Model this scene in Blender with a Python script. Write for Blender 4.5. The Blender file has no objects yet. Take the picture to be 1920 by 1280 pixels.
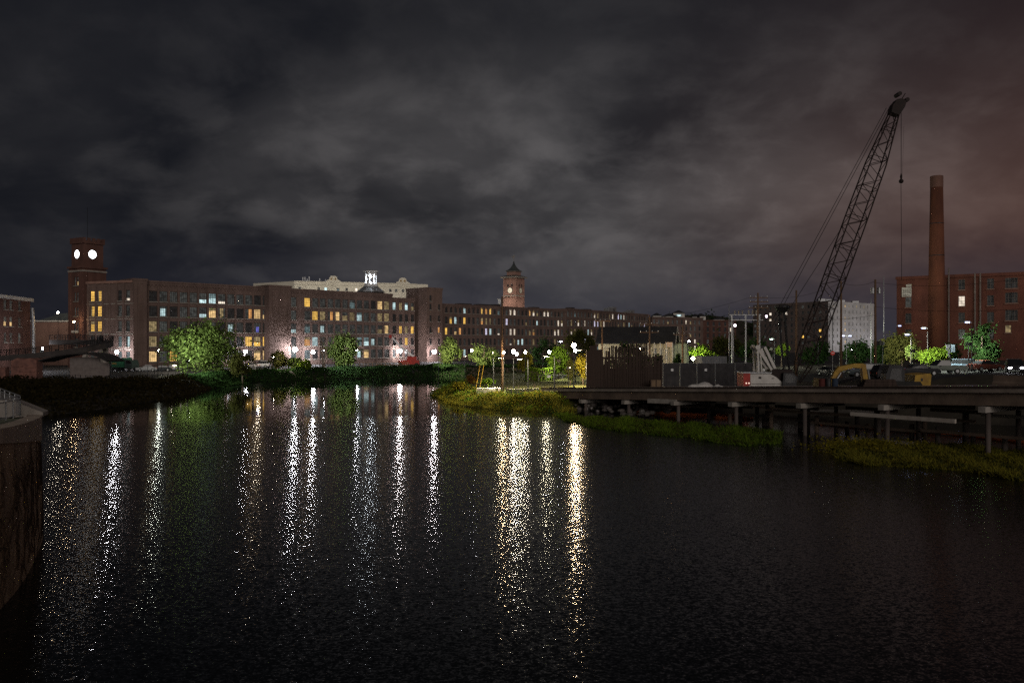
import bpy, bmesh, math, random
import numpy as np
from mathutils import Vector, Matrix
random.seed(7); rng = np.random.default_rng(7)
R = math.radians
SC = bpy.context.scene
COL = SC.collection

# ------------------------------------------------------------------ camera
F = 1493.0                      # focal length in photograph pixels (28 mm on 36 mm over 1920 px)
CAMZ = 9.0                      # metres above the water
cam = bpy.data.cameras.new('camera'); cam.lens = 28.0; cam.sensor_width = 36.0
cam.clip_start = 0.5; cam.clip_end = 6000
camo = bpy.data.objects.new('camera', cam); COL.objects.link(camo)
camo.location = (0, 0, CAMZ); camo.rotation_euler = (R(90), 0, 0)
SC.camera = camo

# ------------------------------------------------------------------ world: low night cloud over a lit town
W = bpy.data.worlds.new('World'); SC.world = W; W.use_nodes = True
def world():
    nt = W.node_tree; n = nt.nodes; l = nt.links; n.clear()
    def nd(t, **k):
        x = n.new(t)
        for a, b in k.items(): setattr(x, a, b)
        return x
    def m(op, a, b=None, clamp=False):
        x = nd('ShaderNodeMath', operation=op, use_clamp=clamp)
        for i, v in enumerate((a, b)):
            if v is None: continue
            if isinstance(v, (int, float)): x.inputs[i].default_value = v
            else: l.new(v, x.inputs[i])
        return x.outputs[0]
    tc = nd('ShaderNodeTexCoord'); sp = nd('ShaderNodeSeparateXYZ'); l.new(tc.outputs['Generated'], sp.inputs[0])
    x, y, z = sp.outputs
    zz = m('ADD', m('MAXIMUM', z, 0.0), 0.42)
    cb = nd('ShaderNodeCombineXYZ'); l.new(m('DIVIDE', x, zz), cb.inputs[0]); l.new(m('DIVIDE', y, zz), cb.inputs[1])
    def noise(scale, off, detail=7, rough=0.55, dist=0.0, stretch=(1, 1, 1)):
        mp = nd('ShaderNodeMapping'); l.new(cb.outputs[0], mp.inputs[0]); mp.inputs['Location'].default_value = off
        mp.inputs['Scale'].default_value = stretch
        t = nd('ShaderNodeTexNoise'); l.new(mp.outputs[0], t.inputs['Vector'])
        t.inputs['Scale'].default_value = scale; t.inputs['Detail'].default_value = detail
        t.inputs['Roughness'].default_value = rough; t.inputs['Distortion'].default_value = dist
        return t.outputs['Fac']
    def ramp(fac, a, b):
        r = nd('ShaderNodeMapRange'); r.interpolation_type = 'SMOOTHSTEP'; l.new(fac, r.inputs[0])
        r.inputs[1].default_value = a; r.inputs[2].default_value = b; return r.outputs[0]
    big = ramp(noise(0.85, SKY_OFF1, 3, 0.5), 0.36, 0.62)
    mid = ramp(noise(2.7, SKY_OFF2, 7, 0.5, 0.35, (0.8, 1.0, 1)), 0.34, 0.70)
    puff = ramp(noise(6.0, (0.4, 1.1, 2.0), 7, 0.55, 0.25), 0.42, 0.70)
    cov = m('ADD', m('ADD', m('MULTIPLY', big, 0.30), m('MULTIPLY', mid, 0.42)), m('MULTIPLY', puff, 0.34), True)
    hor = ramp(z, 0.02, 0.20)                      # clear dark band low over the town
    cov = m('MULTIPLY', cov, m('ADD', m('MULTIPLY', hor, 0.65), 0.35))
    cov = m('MULTIPLY', cov, m('SUBTRACT', 1.0, m('MULTIPLY', ramp(z, 0.13, 0.42), 0.86)))
    cov = m('MULTIPLY', cov, m('SUBTRACT', 1.0, m('MULTIPLY', ramp(x, 0.30, 0.72), 0.45)))
    wl = ramp(x, -0.66, 0.0)                     # less town, darker cloud, to the west
    cov = m('MULTIPLY', cov, m('ADD', m('MULTIPLY', wl, 0.88), 0.12))
    wr = m('MULTIPLY', ramp(x, 0.05, 0.66), m('SUBTRACT', 1.0, m('MULTIPLY', ramp(z, 0.10, 0.40), 0.75)))
    mixc = nd('ShaderNodeMix', data_type='RGBA'); l.new(wr, mixc.inputs[0])
    mixc.inputs[6].default_value = (0.104, 0.098, 0.099, 1); mixc.inputs[7].default_value = (0.098, 0.058, 0.048, 1)
    base = nd('ShaderNodeMix', data_type='RGBA'); l.new(wr, base.inputs[0])
    base.inputs[6].default_value = (0.0050, 0.0056, 0.0080, 1); base.inputs[7].default_value = (0.034, 0.0150, 0.0125, 1)
    low = nd('ShaderNodeMix', data_type='RGBA'); l.new(m('SUBTRACT', 1.0, ramp(z, 0.0, 0.16)), low.inputs[0])
    l.new(base.outputs[2], low.inputs[6])
    lowc = nd('ShaderNodeMix', data_type='RGBA'); l.new(wl, lowc.inputs[0])
    lowc.inputs[6].default_value = (0.006, 0.0065, 0.010, 1); lowc.inputs[7].default_value = (0.018, 0.0185, 0.027, 1)
    l.new(lowc.outputs[2], low.inputs[7])
    sky = nd('ShaderNodeMix', data_type='RGBA'); l.new(cov, sky.inputs[0])
    l.new(low.outputs[2], sky.inputs[6]); l.new(mixc.outputs[2], sky.inputs[7])
    ns = nd('ShaderNodeTexSky', sky_type='NISHITA', sun_disc=False); ns.sun_elevation = R(-4); ns.sun_rotation = R(200)
    b1 = nd('ShaderNodeBackground'); l.new(sky.outputs[2], b1.inputs[0]); b1.inputs[1].default_value = 1.0
    b2 = nd('ShaderNodeBackground'); l.new(ns.outputs[0], b2.inputs[0]); b2.inputs[1].default_value = 0.002
    ad = nd('ShaderNodeAddShader'); l.new(b1.outputs[0], ad.inputs[0]); l.new(b2.outputs[0], ad.inputs[1])
    out = nd('ShaderNodeOutputWorld'); l.new(ad.outputs[0], out.inputs[0])
SKY_OFF1 = (2.0, 0.0, 0.0); SKY_OFF2 = (3.8, 0.0, 0.5)
world()

# faint, very soft glow of the town and cloud behind the camera
sl = bpy.data.lights.new('sun', 'SUN'); sl.energy = 0.62; sl.angle = R(35); sl.color = (1.0, 0.90, 0.82)
slo = bpy.data.objects.new('sun', sl); COL.objects.link(slo)
slo.rotation_euler = (R(70), 0, R(14))
SC.view_settings.view_transform = 'Standard'; SC.view_settings.look = 'None'
SC.view_settings.exposure = 0.45; SC.view_settings.gamma = 1.0; SC.view_settings.use_curve_mapping = False
cy = SC.cycles
SC.render.engine = 'CYCLES'
cy.max_bounces = 5; cy.diffuse_bounces = 2; cy.glossy_bounces = 3; cy.transmission_bounces = 2; cy.volume_bounces = 0
cy.use_denoising = False; cy.use_light_tree = True; cy.use_adaptive_sampling = False     # the grain of a high ISO night exposure
cy.sample_clamp_indirect = 4.0; cy.sample_clamp_direct = 60.0
cy.caustics_reflective = False; cy.caustics_refractive = False; cy.blur_glossy = 0.0

# ------------------------------------------------------------------ helpers
def at(px, py, Y): return Vector(((px - 960) / F * Y, Y, CAMZ - (py - 640) / F * Y))
def X(px, Y): return (px - 960) / F * Y
def on_line(P0, d, px):         # distance along the ground line P0 + s d at which it shows at column px
    k = (px - 960) / F
    return (k * P0[1] - P0[0]) / (d[0] - k * d[1])

class MB:
    def __init__(s): s.v = []; s.f = []; s.m = []; s.M = None
    def add(s, vs, fs, mi=0):
        o = len(s.v)
        if s.M is not None: vs = [s.M @ Vector(p) for p in vs]
        s.v += [tuple(p) for p in vs]; s.f += [tuple(i + o for i in f) for f in fs]; s.m += [mi] * len(fs)
        return s
    def box(s, c, d, mi=0, rz=0.0, ry=0.0, rx=0.0):
        x, y, z = d[0] / 2, d[1] / 2, d[2] / 2
        vs = [Vector((a * x, b * y, e * z)) for a in (-1, 1) for b in (-1, 1) for e in (-1, 1)]
        if rz or ry or rx:
            M = Matrix.Rotation(rz, 3, 'Z') @ Matrix.Rotation(ry, 3, 'Y') @ Matrix.Rotation(rx, 3, 'X'); vs = [M @ p for p in vs]
        vs = [p + Vector(c) for p in vs]
        return s.add(vs, [(0, 1, 3, 2), (4, 6, 7, 5), (0, 4, 5, 1), (2, 3, 7, 6), (0, 2, 6, 4), (1, 5, 7, 3)], mi)
    def bx(s, x0, x1, y0, y1, z0, z1, mi=0): return s.box(((x0+x1)/2, (y0+y1)/2, (z0+z1)/2), (x1-x0, y1-y0, z1-z0), mi)
    def bar(s, a, b, w, h=None, mi=0):          # rectangular bar from a to b
        a = Vector(a); b = Vector(b); h = h or w; d = (b - a).normalized()
        up = Vector((0, 0, 1)) if abs(d.z) < 0.98 else Vector((0, 1, 0))
        sd = d.cross(up).normalized() * w / 2; u = sd.cross(d).normalized() * h / 2
        vs = [p + i * sd + j * u for p in (a, b) for i, j in ((-1, -1), (1, -1), (1, 1), (-1, 1))]
        return s.add(vs, [(3, 2, 1, 0), (4, 5, 6, 7), (0, 1, 5, 4), (1, 2, 6, 5), (2, 3, 7, 6), (3, 0, 4, 7)], mi)
    def tube(s, pts, rs, n=8, mi=0, caps=True):
        pts = [Vector(p) for p in pts]
        if isinstance(rs, (int, float)): rs = [rs] * len(pts)
        vs = []; fs = []
        for i, p in enumerate(pts):
            d = (pts[min(i+1, len(pts)-1)] - pts[max(i-1, 0)])
            d = d.normalized() if d.length > 1e-9 else Vector((0, 0, 1))
            up = Vector((0, 0, 1)) if abs(d.z) < 0.9 else Vector((1, 0, 0))
            a = d.cross(up).normalized(); b = a.cross(d)
            vs += [p + rs[i] * (math.cos(t) * a + math.sin(t) * b) for t in (2 * math.pi * k / n for k in range(n))]
        for i in range(len(pts) - 1):
            for k in range(n):
                fs.append((i*n+k, i*n+(k+1) % n, (i+1)*n+(k+1) % n, (i+1)*n+k))
        if caps: fs += [tuple(range(n))[::-1], tuple((len(pts)-1)*n + k for k in range(n))]
        return s.add(vs, fs, mi)
    def lathe(s, prof, n=12, c=(0, 0, 0), mi=0, ph=0.0):   # (r, z) pairs
        vs = []; fs = []
        for r, z in prof:
            vs += [(c[0] + r * math.cos(ph + 2*math.pi*k/n), c[1] + r * math.sin(ph + 2*math.pi*k/n), c[2] + z) for k in range(n)]
        for i in range(len(prof) - 1):
            for k in range(n): fs.append((i*n+k, i*n+(k+1) % n, (i+1)*n+(k+1) % n, (i+1)*n+k))
        fs += [tuple(range(n))[::-1], tuple((len(prof)-1)*n + k for k in range(n))]
        return s.add(vs, fs, mi)
    def ball(s, c, r, n=10, m=6, mi=0, sq=(1, 1, 1)):
        vs = [(c[0], c[1], c[2] - r * sq[2])]; fs = []
        for i in range(1, m):
            a = -math.pi/2 + math.pi * i / m
            vs += [(c[0] + r*sq[0]*math.cos(a)*math.cos(2*math.pi*k/n), c[1] + r*sq[1]*math.cos(a)*math.sin(2*math.pi*k/n), c[2] + r*sq[2]*math.sin(a)) for k in range(n)]
        vs.append((c[0], c[1], c[2] + r * sq[2])); t = len(vs) - 1
        for k in range(n):
            fs.append((0, 1 + (k+1) % n, 1 + k)); fs.append((t, 1 + (m-2)*n + k, 1 + (m-2)*n + (k+1) % n))
            for i in range(m - 2): fs.append((1+i*n+k, 1+i*n+(k+1) % n, 1+(i+1)*n+(k+1) % n, 1+(i+1)*n+k))
        return s.add(vs, fs, mi)
    def prism(s, poly, y0, y1, mi=0):           # (x, z) outline extruded along y
        n = len(poly)
        vs = [(p[0], y0, p[1]) for p in poly] + [(p[0], y1, p[1]) for p in poly]
        fs = [tuple(range(n)), tuple(range(2*n - 1, n - 1, -1))] + [(i, n + i, n + (i+1) % n, (i+1) % n) for i in range(n)]
        return s.add(vs, fs, mi)
    def slab(s, poly, z0, z1, mi=0):            # (x, y) outline extruded up
        n = len(poly)
        vs = [(p[0], p[1], z0) for p in poly] + [(p[0], p[1], z1) for p in poly]
        fs = [tuple(range(n))[::-1], tuple(range(n, 2*n))] + [(i, (i+1) % n, n + (i+1) % n, n + i) for i in range(n)]
        return s.add(vs, fs, mi)
    def mesh(s, name, mats, smooth=False):
        me = bpy.data.meshes.new(name); me.from_pydata(s.v, [], s.f)
        for m in (mats if isinstance(mats, (list, tuple)) else [mats]): me.materials.append(m)
        if any(s.m): me.polygons.foreach_set('material_index', s.m)
        if smooth: me.polygons.foreach_set('use_smooth', [True] * len(me.polygons))
        me.update(); return me
    def build(s, name, mats, parent=None, smooth=False, loc=None, rz=0.0):
        return link(name, s.mesh(name, mats, smooth), parent, loc, rz)

def link(name, me, parent=None, loc=None, rz=0.0):
    o = bpy.data.objects.new(name, me); COL.objects.link(o)
    if parent: o.parent = parent
    if loc is not None: o.location = loc
    if rz: o.rotation_euler = (0, 0, rz)
    return o
def tag(o, label, cat, group=None):
    o['label'] = label; o['category'] = cat
    if group: o['group'] = group
    return o
def thing(name, label, cat, loc, rz=0.0, group=None):
    o = link(name, None, None, loc, rz); return tag(o, label, cat, group)
def structure(o): o['kind'] = 'structure'; return o
def stuff(o, label=None, cat=None):
    o['kind'] = 'stuff'
    if label: tag(o, label, cat)
    return o
def quads(name, V, mats, parent=None, n=4, mi=None):    # V: (k*n, 3) array, n verts for each face
    V = np.asarray(V, dtype=np.float32); k = len(V) // n
    me = bpy.data.meshes.new(name); me.vertices.add(len(V)); me.vertices.foreach_set('co', V.ravel())
    me.loops.add(k * n); me.loops.foreach_set('vertex_index', np.arange(k * n, dtype=np.int32))
    me.polygons.add(k); me.polygons.foreach_set('loop_start', np.arange(k, dtype=np.int32) * n)
    for m in (mats if isinstance(mats, (list, tuple)) else [mats]): me.materials.append(m)
    if mi is not None: me.polygons.foreach_set('material_index', np.asarray(mi, dtype=np.int32))
    me.update(calc_edges=True); me.validate()
    return link(name, me, parent)

# ------------------------------------------------------------------ materials
def newmat(name):
    m = bpy.data.materials.new(name); m.use_nodes = True
    nt = m.node_tree; return m, nt, nt.nodes['Principled BSDF']
def pmat(name, c1, c2=None, scale=1.0, rough=0.8, metal=0.0, bump=0.0, bscale=None, stretch=(1, 1, 1), lo=0.35, hi=0.65, detail=5, spec=0.3):
    m, nt, p = newmat(name); n = nt.nodes; l = nt.links
    p.inputs['Roughness'].default_value = rough; p.inputs['Metallic'].default_value = metal
    p.inputs['Specular IOR Level'].default_value = spec
    c2 = c2 or tuple(0.75 * x for x in c1)
    tc = n.new('ShaderNodeTexCoord'); mp = n.new('ShaderNodeMapping'); mp.inputs['Scale'].default_value = stretch
    l.new(tc.outputs['Object'], mp.inputs[0])
    t = n.new('ShaderNodeTexNoise'); t.inputs['Scale'].default_value = scale; t.inputs['Detail'].default_value = detail
    l.new(mp.outputs[0], t.inputs['Vector'])
    r = n.new('ShaderNodeMapRange'); r.inputs[1].default_value = lo; r.inputs[2].default_value = hi; l.new(t.outputs['Fac'], r.inputs[0])
    x = n.new('ShaderNodeMix'); x.data_type = 'RGBA'; l.new(r.outputs[0], x.inputs[0])
    x.inputs[6].default_value = (*c1, 1); x.inputs[7].default_value = (*c2, 1); l.new(x.outputs[2], p.inputs['Base Color'])
    if bump:
        t2 = n.new('ShaderNodeTexNoise'); t2.inputs['Scale'].default_value = bscale or scale * 4; t2.inputs['Detail'].default_value = 4
        l.new(mp.outputs[0], t2.inputs['Vector'])
        b = n.new('ShaderNodeBump'); b.inputs['Strength'].default_value = bump; b.inputs['Distance'].default_value = 0.1
        l.new(t2.outputs['Fac'], b.inputs['Height']); l.new(b.outputs[0], p.inputs['Normal'])
    return m
def emat(name, col, s, sample=True):
    m = bpy.data.materials.new(name); m.use_nodes = True; nt = m.node_tree; nt.nodes.clear()
    e = nt.nodes.new('ShaderNodeEmission'); e.inputs[0].default_value = (*col, 1); e.inputs[1].default_value = s
    o = nt.nodes.new('ShaderNodeOutputMaterial'); nt.links.new(e.outputs[0], o.inputs[0])
    m.cycles.emission_sampling = 'FRONT' if sample else 'NONE'; return m
def leafmat(name, c1, c2, tr=0.5):
    m, nt, p = newmat(name); n = nt.nodes; l = nt.links
    g = n.new('ShaderNodeNewGeometry'); oi = n.new('ShaderNodeTexCoord')
    t = n.new('ShaderNodeTexNoise'); t.inputs['Scale'].default_value = 0.9; t.inputs['Detail'].default_value = 3
    l.new(oi.outputs['Object'], t.inputs['Vector'])
    mx = n.new('ShaderNodeMath'); mx.operation = 'ADD'; l.new(t.outputs['Fac'], mx.inputs[0])
    ms = n.new('ShaderNodeMath'); ms.operation = 'MULTIPLY_ADD'; l.new(g.outputs['Random Per Island'], ms.inputs[0])
    ms.inputs[1].default_value = 0.7; ms.inputs[2].default_value = -0.35; l.new(ms.outputs[0], mx.inputs[1])
    x = n.new('ShaderNodeMix'); x.data_type = 'RGBA'; l.new(mx.outputs[0], x.inputs[0])
    x.inputs[6].default_value = (*c1, 1); x.inputs[7].default_value = (*c2, 1)
    d = n.new('ShaderNodeBsdfDiffuse'); tl = n.new('ShaderNodeBsdfTranslucent'); mix = n.new('ShaderNodeMixShader')
    l.new(x.outputs[2], d.inputs[0]); l.new(x.outputs[2], tl.inputs[0]); mix.inputs[0].default_value = tr
    l.new(d.outputs[0], mix.inputs[1]); l.new(tl.outputs[0], mix.inputs[2])
    l.new(mix.outputs[0], n['Material Output'].inputs[0]); n.remove(p); return m
def panemat(name, col, s, vary=0.5, glass=0.02):      # window seen from outside at night: dark glass, light from the room
    m, nt, p = newmat(name); n = nt.nodes; l = nt.links
    p.inputs['Base Color'].default_value = (glass, glass, glass * 1.1, 1); p.inputs['Roughness'].default_value = 0.12
    tc = n.new('ShaderNodeTexCoord'); oi = n.new('ShaderNodeObjectInfo')
    t = n.new('ShaderNodeTexNoise'); t.noise_dimensions = '4D'; t.inputs['Scale'].default_value = 1.4; t.inputs['Detail'].default_value = 2
    w = n.new('ShaderNodeMath'); w.operation = 'MULTIPLY'; l.new(oi.outputs['Random'], w.inputs[0]); w.inputs[1].default_value = 57.0
    l.new(tc.outputs['Object'], t.inputs['Vector']); l.new(w.outputs[0], t.inputs['W'])
    r = n.new('ShaderNodeMapRange'); r.inputs[1].default_value = 0.36; r.inputs[2].default_value = 0.62
    r.inputs[3].default_value = 1 - vary; r.inputs[4].default_value = 1 + vary * 0.4; l.new(t.outputs['Fac'], r.inputs[0])
    r2 = n.new('ShaderNodeMapRange'); r2.inputs[3].default_value = 0.6; r2.inputs[4].default_value = 1.15; l.new(oi.outputs['Random'], r2.inputs[0])
    k = n.new('ShaderNodeMath'); k.operation = 'MULTIPLY'; l.new(r.outputs[0], k.inputs[0]); l.new(r2.outputs[0], k.inputs[1])
    k2 = n.new('ShaderNodeMath'); k2.operation = 'MULTIPLY'; l.new(k.outputs[0], k2.inputs[0]); k2.inputs[1].default_value = s
    p.inputs['Emission Color'].default_value = (*col, 1); l.new(k2.outputs[0], p.inputs['Emission Strength'])
    m.cycles.emission_sampling = 'NONE'; return m

BRICK = pmat('brick', (0.178, 0.122, 0.104), (0.108, 0.073, 0.062), 0.35, 0.9, stretch=(1, 1, 0.5), lo=0.3, hi=0.7, detail=9)
BRICKD = pmat('brick_dark', (0.14, 0.07, 0.055), (0.09, 0.045, 0.036), 0.4, 0.9, stretch=(1, 1, 0.5), detail=9)
BRICKP = pmat('brick_pale', (0.30, 0.18, 0.14), (0.21, 0.12, 0.095), 0.4, 0.9, stretch=(1, 1, 0.5), detail=9)
STONE = pmat('sill_stone', (0.34, 0.31, 0.27), (0.24, 0.22, 0.19), 1.0, 0.85)
TRIM = pmat('dark_trim', (0.05, 0.042, 0.04), (0.03, 0.026, 0.025), 1.0, 0.6)
PALETRIM = pmat('pale_trim', (0.62, 0.6, 0.55), (0.48, 0.46, 0.42), 0.6, 0.7)
CREAM = pmat('cream_render', (0.72, 0.68, 0.57), (0.62, 0.58, 0.48), 0.25, 0.85)
WHITE = pmat('white_paint', (0.78, 0.79, 0.8), (0.66, 0.67, 0.68), 0.8, 0.6)
ROOF = pmat('roof_felt', (0.026, 0.026, 0.028), (0.018, 0.018, 0.02), 0.5, 0.85)
SLATE = pmat('roof_slate', (0.075, 0.085, 0.085), (0.045, 0.052, 0.054), 0.9, 0.6)
METAL = pmat('dark_metal', (0.03, 0.03, 0.032), (0.018, 0.018, 0.02), 2.0, 0.5, metal=0.3)
GALV = pmat('galvanised', (0.42, 0.43, 0.44), (0.30, 0.31, 0.32), 3.0, 0.45, metal=0.6)
CONC = pmat('concrete', (0.34, 0.31, 0.28), (0.24, 0.215, 0.19), 0.8, 0.9, bump=0.3)
CONCD = pmat('stained_concrete', (0.20, 0.145, 0.11), (0.115, 0.082, 0.064), 0.6, 0.9, bump=0.3)
WOOD = pmat('pole_wood', (0.17, 0.105, 0.065), (0.10, 0.06, 0.038), 2.0, 0.9, stretch=(4, 4, 0.4))
DWOOD = pmat('dark_timber', (0.062, 0.042, 0.034), (0.032, 0.022, 0.018), 1.6, 0.95, stretch=(3, 3, 0.3))
GLASS = pmat('dark_glass', (0.012, 0.013, 0.015), (0.02, 0.021, 0.024), 1.0, 0.08, spec=0.5)
RUBBER = pmat('rubber', (0.018, 0.018, 0.018), (0.028, 0.027, 0.026), 3.0, 0.85)
YELLOW = pmat('machine_yellow', (0.42, 0.26, 0.028), (0.26, 0.15, 0.024), 1.5, 0.55)
RED = pmat('machine_red', (0.42, 0.035, 0.025), (0.28, 0.03, 0.022), 1.5, 0.5)
ORANGE = pmat('float_orange', (0.85, 0.22, 0.07), (0.62, 0.15, 0.05), 2.0, 0.6)
TARP = pmat('pale_tarp', (0.62, 0.60, 0.57), (0.48, 0.46, 0.44), 1.2, 0.5, bump=0.5)
BARK = pmat('bark', (0.11, 0.082, 0.06), (0.06, 0.045, 0.034), 3.0, 0.95, stretch=(3, 3, 0.5))
BOOMP = pmat('boom_paint', (0.020, 0.010, 0.009), (0.012, 0.007, 0.006), 2.0, 0.7)
LEAF = {
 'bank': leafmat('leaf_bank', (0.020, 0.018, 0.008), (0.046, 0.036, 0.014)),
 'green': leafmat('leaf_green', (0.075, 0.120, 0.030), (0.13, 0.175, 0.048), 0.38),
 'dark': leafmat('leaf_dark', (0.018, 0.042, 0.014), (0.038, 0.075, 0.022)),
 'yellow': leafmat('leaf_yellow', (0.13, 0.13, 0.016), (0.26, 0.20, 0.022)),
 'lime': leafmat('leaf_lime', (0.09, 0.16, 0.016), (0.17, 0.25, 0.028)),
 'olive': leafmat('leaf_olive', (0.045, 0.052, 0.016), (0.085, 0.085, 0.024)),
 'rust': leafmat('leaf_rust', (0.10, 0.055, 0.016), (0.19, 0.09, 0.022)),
}
GRASSM = leafmat('marsh_grass', (0.16, 0.17, 0.026), (0.29, 0.245, 0.036), 0.45)
PM = {
 '.': panemat('pane_dark', (0.8, 0.8, 0.75), 0.012, 0.7),
 'd': panemat('pane_dim', (0.80, 0.84, 0.78), 0.048, 0.6),
 'w': panemat('pane_warm_dim', (1.0, 0.74, 0.36), 0.24, 0.6),
 'W': panemat('pane_warm', (1.0, 0.66, 0.29), 0.85, 0.45),
 'Y': panemat('pane_yellow', (1.0, 0.58, 0.12), 0.95, 0.35),
 'O': panemat('pane_orange', (1.0, 0.47, 0.15), 0.72, 0.4),
 'c': panemat('pane_cool_dim', (0.62, 0.92, 0.95), 0.17, 0.6),
 'C': panemat('pane_cool', (0.72, 0.98, 1.0), 0.80, 0.45),
 'P': panemat('pane_pale', (1.0, 0.86, 0.70), 0.95, 0.35),
 'L': panemat('pane_lilac', (0.82, 0.76, 1.0), 0.85, 0.35),
 'b': panemat('pane_blue', (0.25, 0.25, 1.0), 0.55, 0.5),
}
# which lit material, over which share of the pane: (material, [(x0,x1,z0,z1) in 0..1])
HALF = {'h': ('W', (0, 1, 0, 0.45)), 'p': ('C', (0.05, 1, 0, 0.35)), 'o': ('O', (0.5, 1, 0, 1)), 'v': ('b', (0.35, 0.75, 0.05, 0.6)),
        'q': ('P', (0, 1, 0, 0.25)), 'r': ('w', (0, 1, 0, 0.6)), 'k': ('C', (0.15, 0.8, 0.1, 0.8))}
# ------------------------------------------------------------------ terrain
LAND = [(-19, 18), (-19.5, 26), (-21, 31), (-23.5, 36.5), (-27, 40), (-34, 48), (-44, 64), (-53, 82), (-56, 97), (-54.6, 110), (-54, 128), (-57.3, 152),
        (-56.8, 176.8), (-50, 186), (-41, 192), (-34, 197.6), (-24.5, 203.6), (-18, 206.7), (-8, 213), (10, 217), (28, 215), (30, 208),
        (15, 200), (0, 192), (-8, 180), (-12, 165), (-13.5, 145), (-12, 128), (-6.6, 110), (-1.4, 105), (2.8, 103.4), (5.5, 101.8),
        (9, 106), (14, 102), (22.7, 100), (34.7, 97), (44.4, 91), (54.7, 85), (62, 72), (67, 50), (70, 18), (900, 18), (900, 3000), (-900, 3000), (-900, 18)]
CTRL = [(-95, 205, 2.1), (-40, 262, 2.1), (0, 310, 2.1), (60, 400, 2.1), (-66, 118, 1.25), (-64, 100, 1.3), (-75, 140, 1.6), (-60, 160, 1.8), (-80, 165, 1.9), (-56, 182, 1.9), (-20, 215, 2.0),
        (0, 140, 1.5), (-9, 152, 1.0), (8, 125, 1.8), (12, 110, 2.4), (0, 112, 1.35), (-5, 118, 1.0), (25, 106, 2.2), (36, 106, 1.9), (50, 103, 4.6), (58, 95, 5.2), (75, 110, 5.3),
        (30, 150, 2.6), (60, 150, 4.4), (100, 170, 5.0), (100, 60, 6.0), (-30, 36, 4.2), (-45, 60, 1.6), (10, 180, 1.8), (40, 230, 2.2), (-110, 130, 2.0),
        (-120, 190, 2.2), (150, 300, 5), (0, 700, 8), (200, 900, 12), (-300, 700, 8), (600, 600, 15), (-300, 200, 3)]
_la = np.array(LAND, float); _ct = np.array(CTRL, float)
def hfun(x, y):
    x = np.asarray(x, float); y = np.asarray(y, float); sh = x.shape; x = x.ravel(); y = y.ravel()
    d = np.full(x.shape, 1e9); ins = np.zeros(x.shape, bool)
    for i in range(len(_la)):
        a = _la[i]; b = _la[(i + 1) % len(_la)]; e = b - a
        t = np.clip(((x - a[0]) * e[0] + (y - a[1]) * e[1]) / (e @ e), 0, 1)
        d = np.minimum(d, np.hypot(x - a[0] - t * e[0], y - a[1] - t * e[1]))
        c = ((a[1] > y) != (b[1] > y))
        with np.errstate(divide='ignore', invalid='ignore'):
            ins ^= c & (x < (b[0] - a[0]) * (y - a[1]) / (b[1] - a[1]) + a[0])
    w = 1.0 / (((x[:, None] - _ct[:, 0]) ** 2 + (y[:, None] - _ct[:, 1]) ** 2) + 9.0) ** 1.5
    zl = (w * _ct[:, 2]).sum(1) / w.sum(1)
    t = np.clip((d + 0.3) / 5.0, 0, 1); up = zl * t * t * (3 - 2 * t)
    z = np.where(ins, np.maximum(up, 0.03 + 0.06 * np.minimum(d, 3)), -0.25 * np.minimum(d, 8) - 0.02)
    z = z + np.where(ins, 0.10 * np.sin(x * 0.7 + 1.3 * np.sin(y * 0.41)) * np.cos(y * 0.53) * np.clip(d / 6, 0, 1) * (y < 200), 0)
    return z.reshape(sh)
def hz(x, y): return float(hfun([x], [y])[0])
DIRT = pmat('dirt', (0.040, 0.034, 0.025), (0.024, 0.020, 0.015), 0.6, 0.95, bump=0.5)
ASPH = pmat('asphalt', (0.036, 0.036, 0.037), (0.024, 0.024, 0.025), 0.8, 0.8)
LAWN = pmat('lawn_grass', (0.060, 0.074, 0.015), (0.10, 0.094, 0.024), 1.5, 0.95, bump=0.8, bscale=9)
def terrain():
    xs = np.concatenate([np.linspace(-900, -200, 15)[:-1], np.arange(-200, -70, 5), np.arange(-70, 80, 1.5), np.arange(80, 200, 6), np.linspace(200, 900, 15)])
    ys = np.concatenate([np.arange(18, 240, 1.5), np.arange(240, 420, 6), np.linspace(420, 3000, 30)])
    gx, gy = np.meshgrid(xs, ys); gz = hfun(gx, gy); ny, nx = gx.shape
    V = np.stack([gx, gy, gz], -1).reshape(-1, 3)
    i = np.arange(ny - 1)[:, None] * nx + np.arange(nx - 1)[None]; q = np.stack([i, i + 1, i + nx + 1, i + nx], -1).reshape(-1, 4)
    c = V[q].mean(1); keep = V[q][:, :, 2].max(1) > -1.9
    lawn = (c[:, 0] > -14) & (c[:, 0] < 30) & (c[:, 1] > 100) & (c[:, 1] < 205) & (c[:, 2] > 0.25)
    lawn &= ~((c[:, 0] > 10.5) & (c[:, 1] < 122))
    far = (c[:, 1] > 168) & (c[:, 2] > 1.2) & ~lawn | ((c[:, 0] > 44) & (c[:, 1] < 135) & (c[:, 1] > 93))
    for nm, k, m in (('lawn', lawn & keep, LAWN), ('parking_lot', far & keep & ~lawn, ASPH), ('riverbank', keep & ~lawn & ~far, DIRT)):
        qq = q[k]; u, inv = np.unique(qq, return_inverse=True)
        me = bpy.data.meshes.new(nm); me.from_pydata(V[u].tolist(), [], inv.reshape(-1, 4).tolist()); me.materials.append(m)
        me.polygons.foreach_set('use_smooth', [True] * len(me.polygons)); me.update()
        structure(link(nm, me))
terrain()

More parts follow.
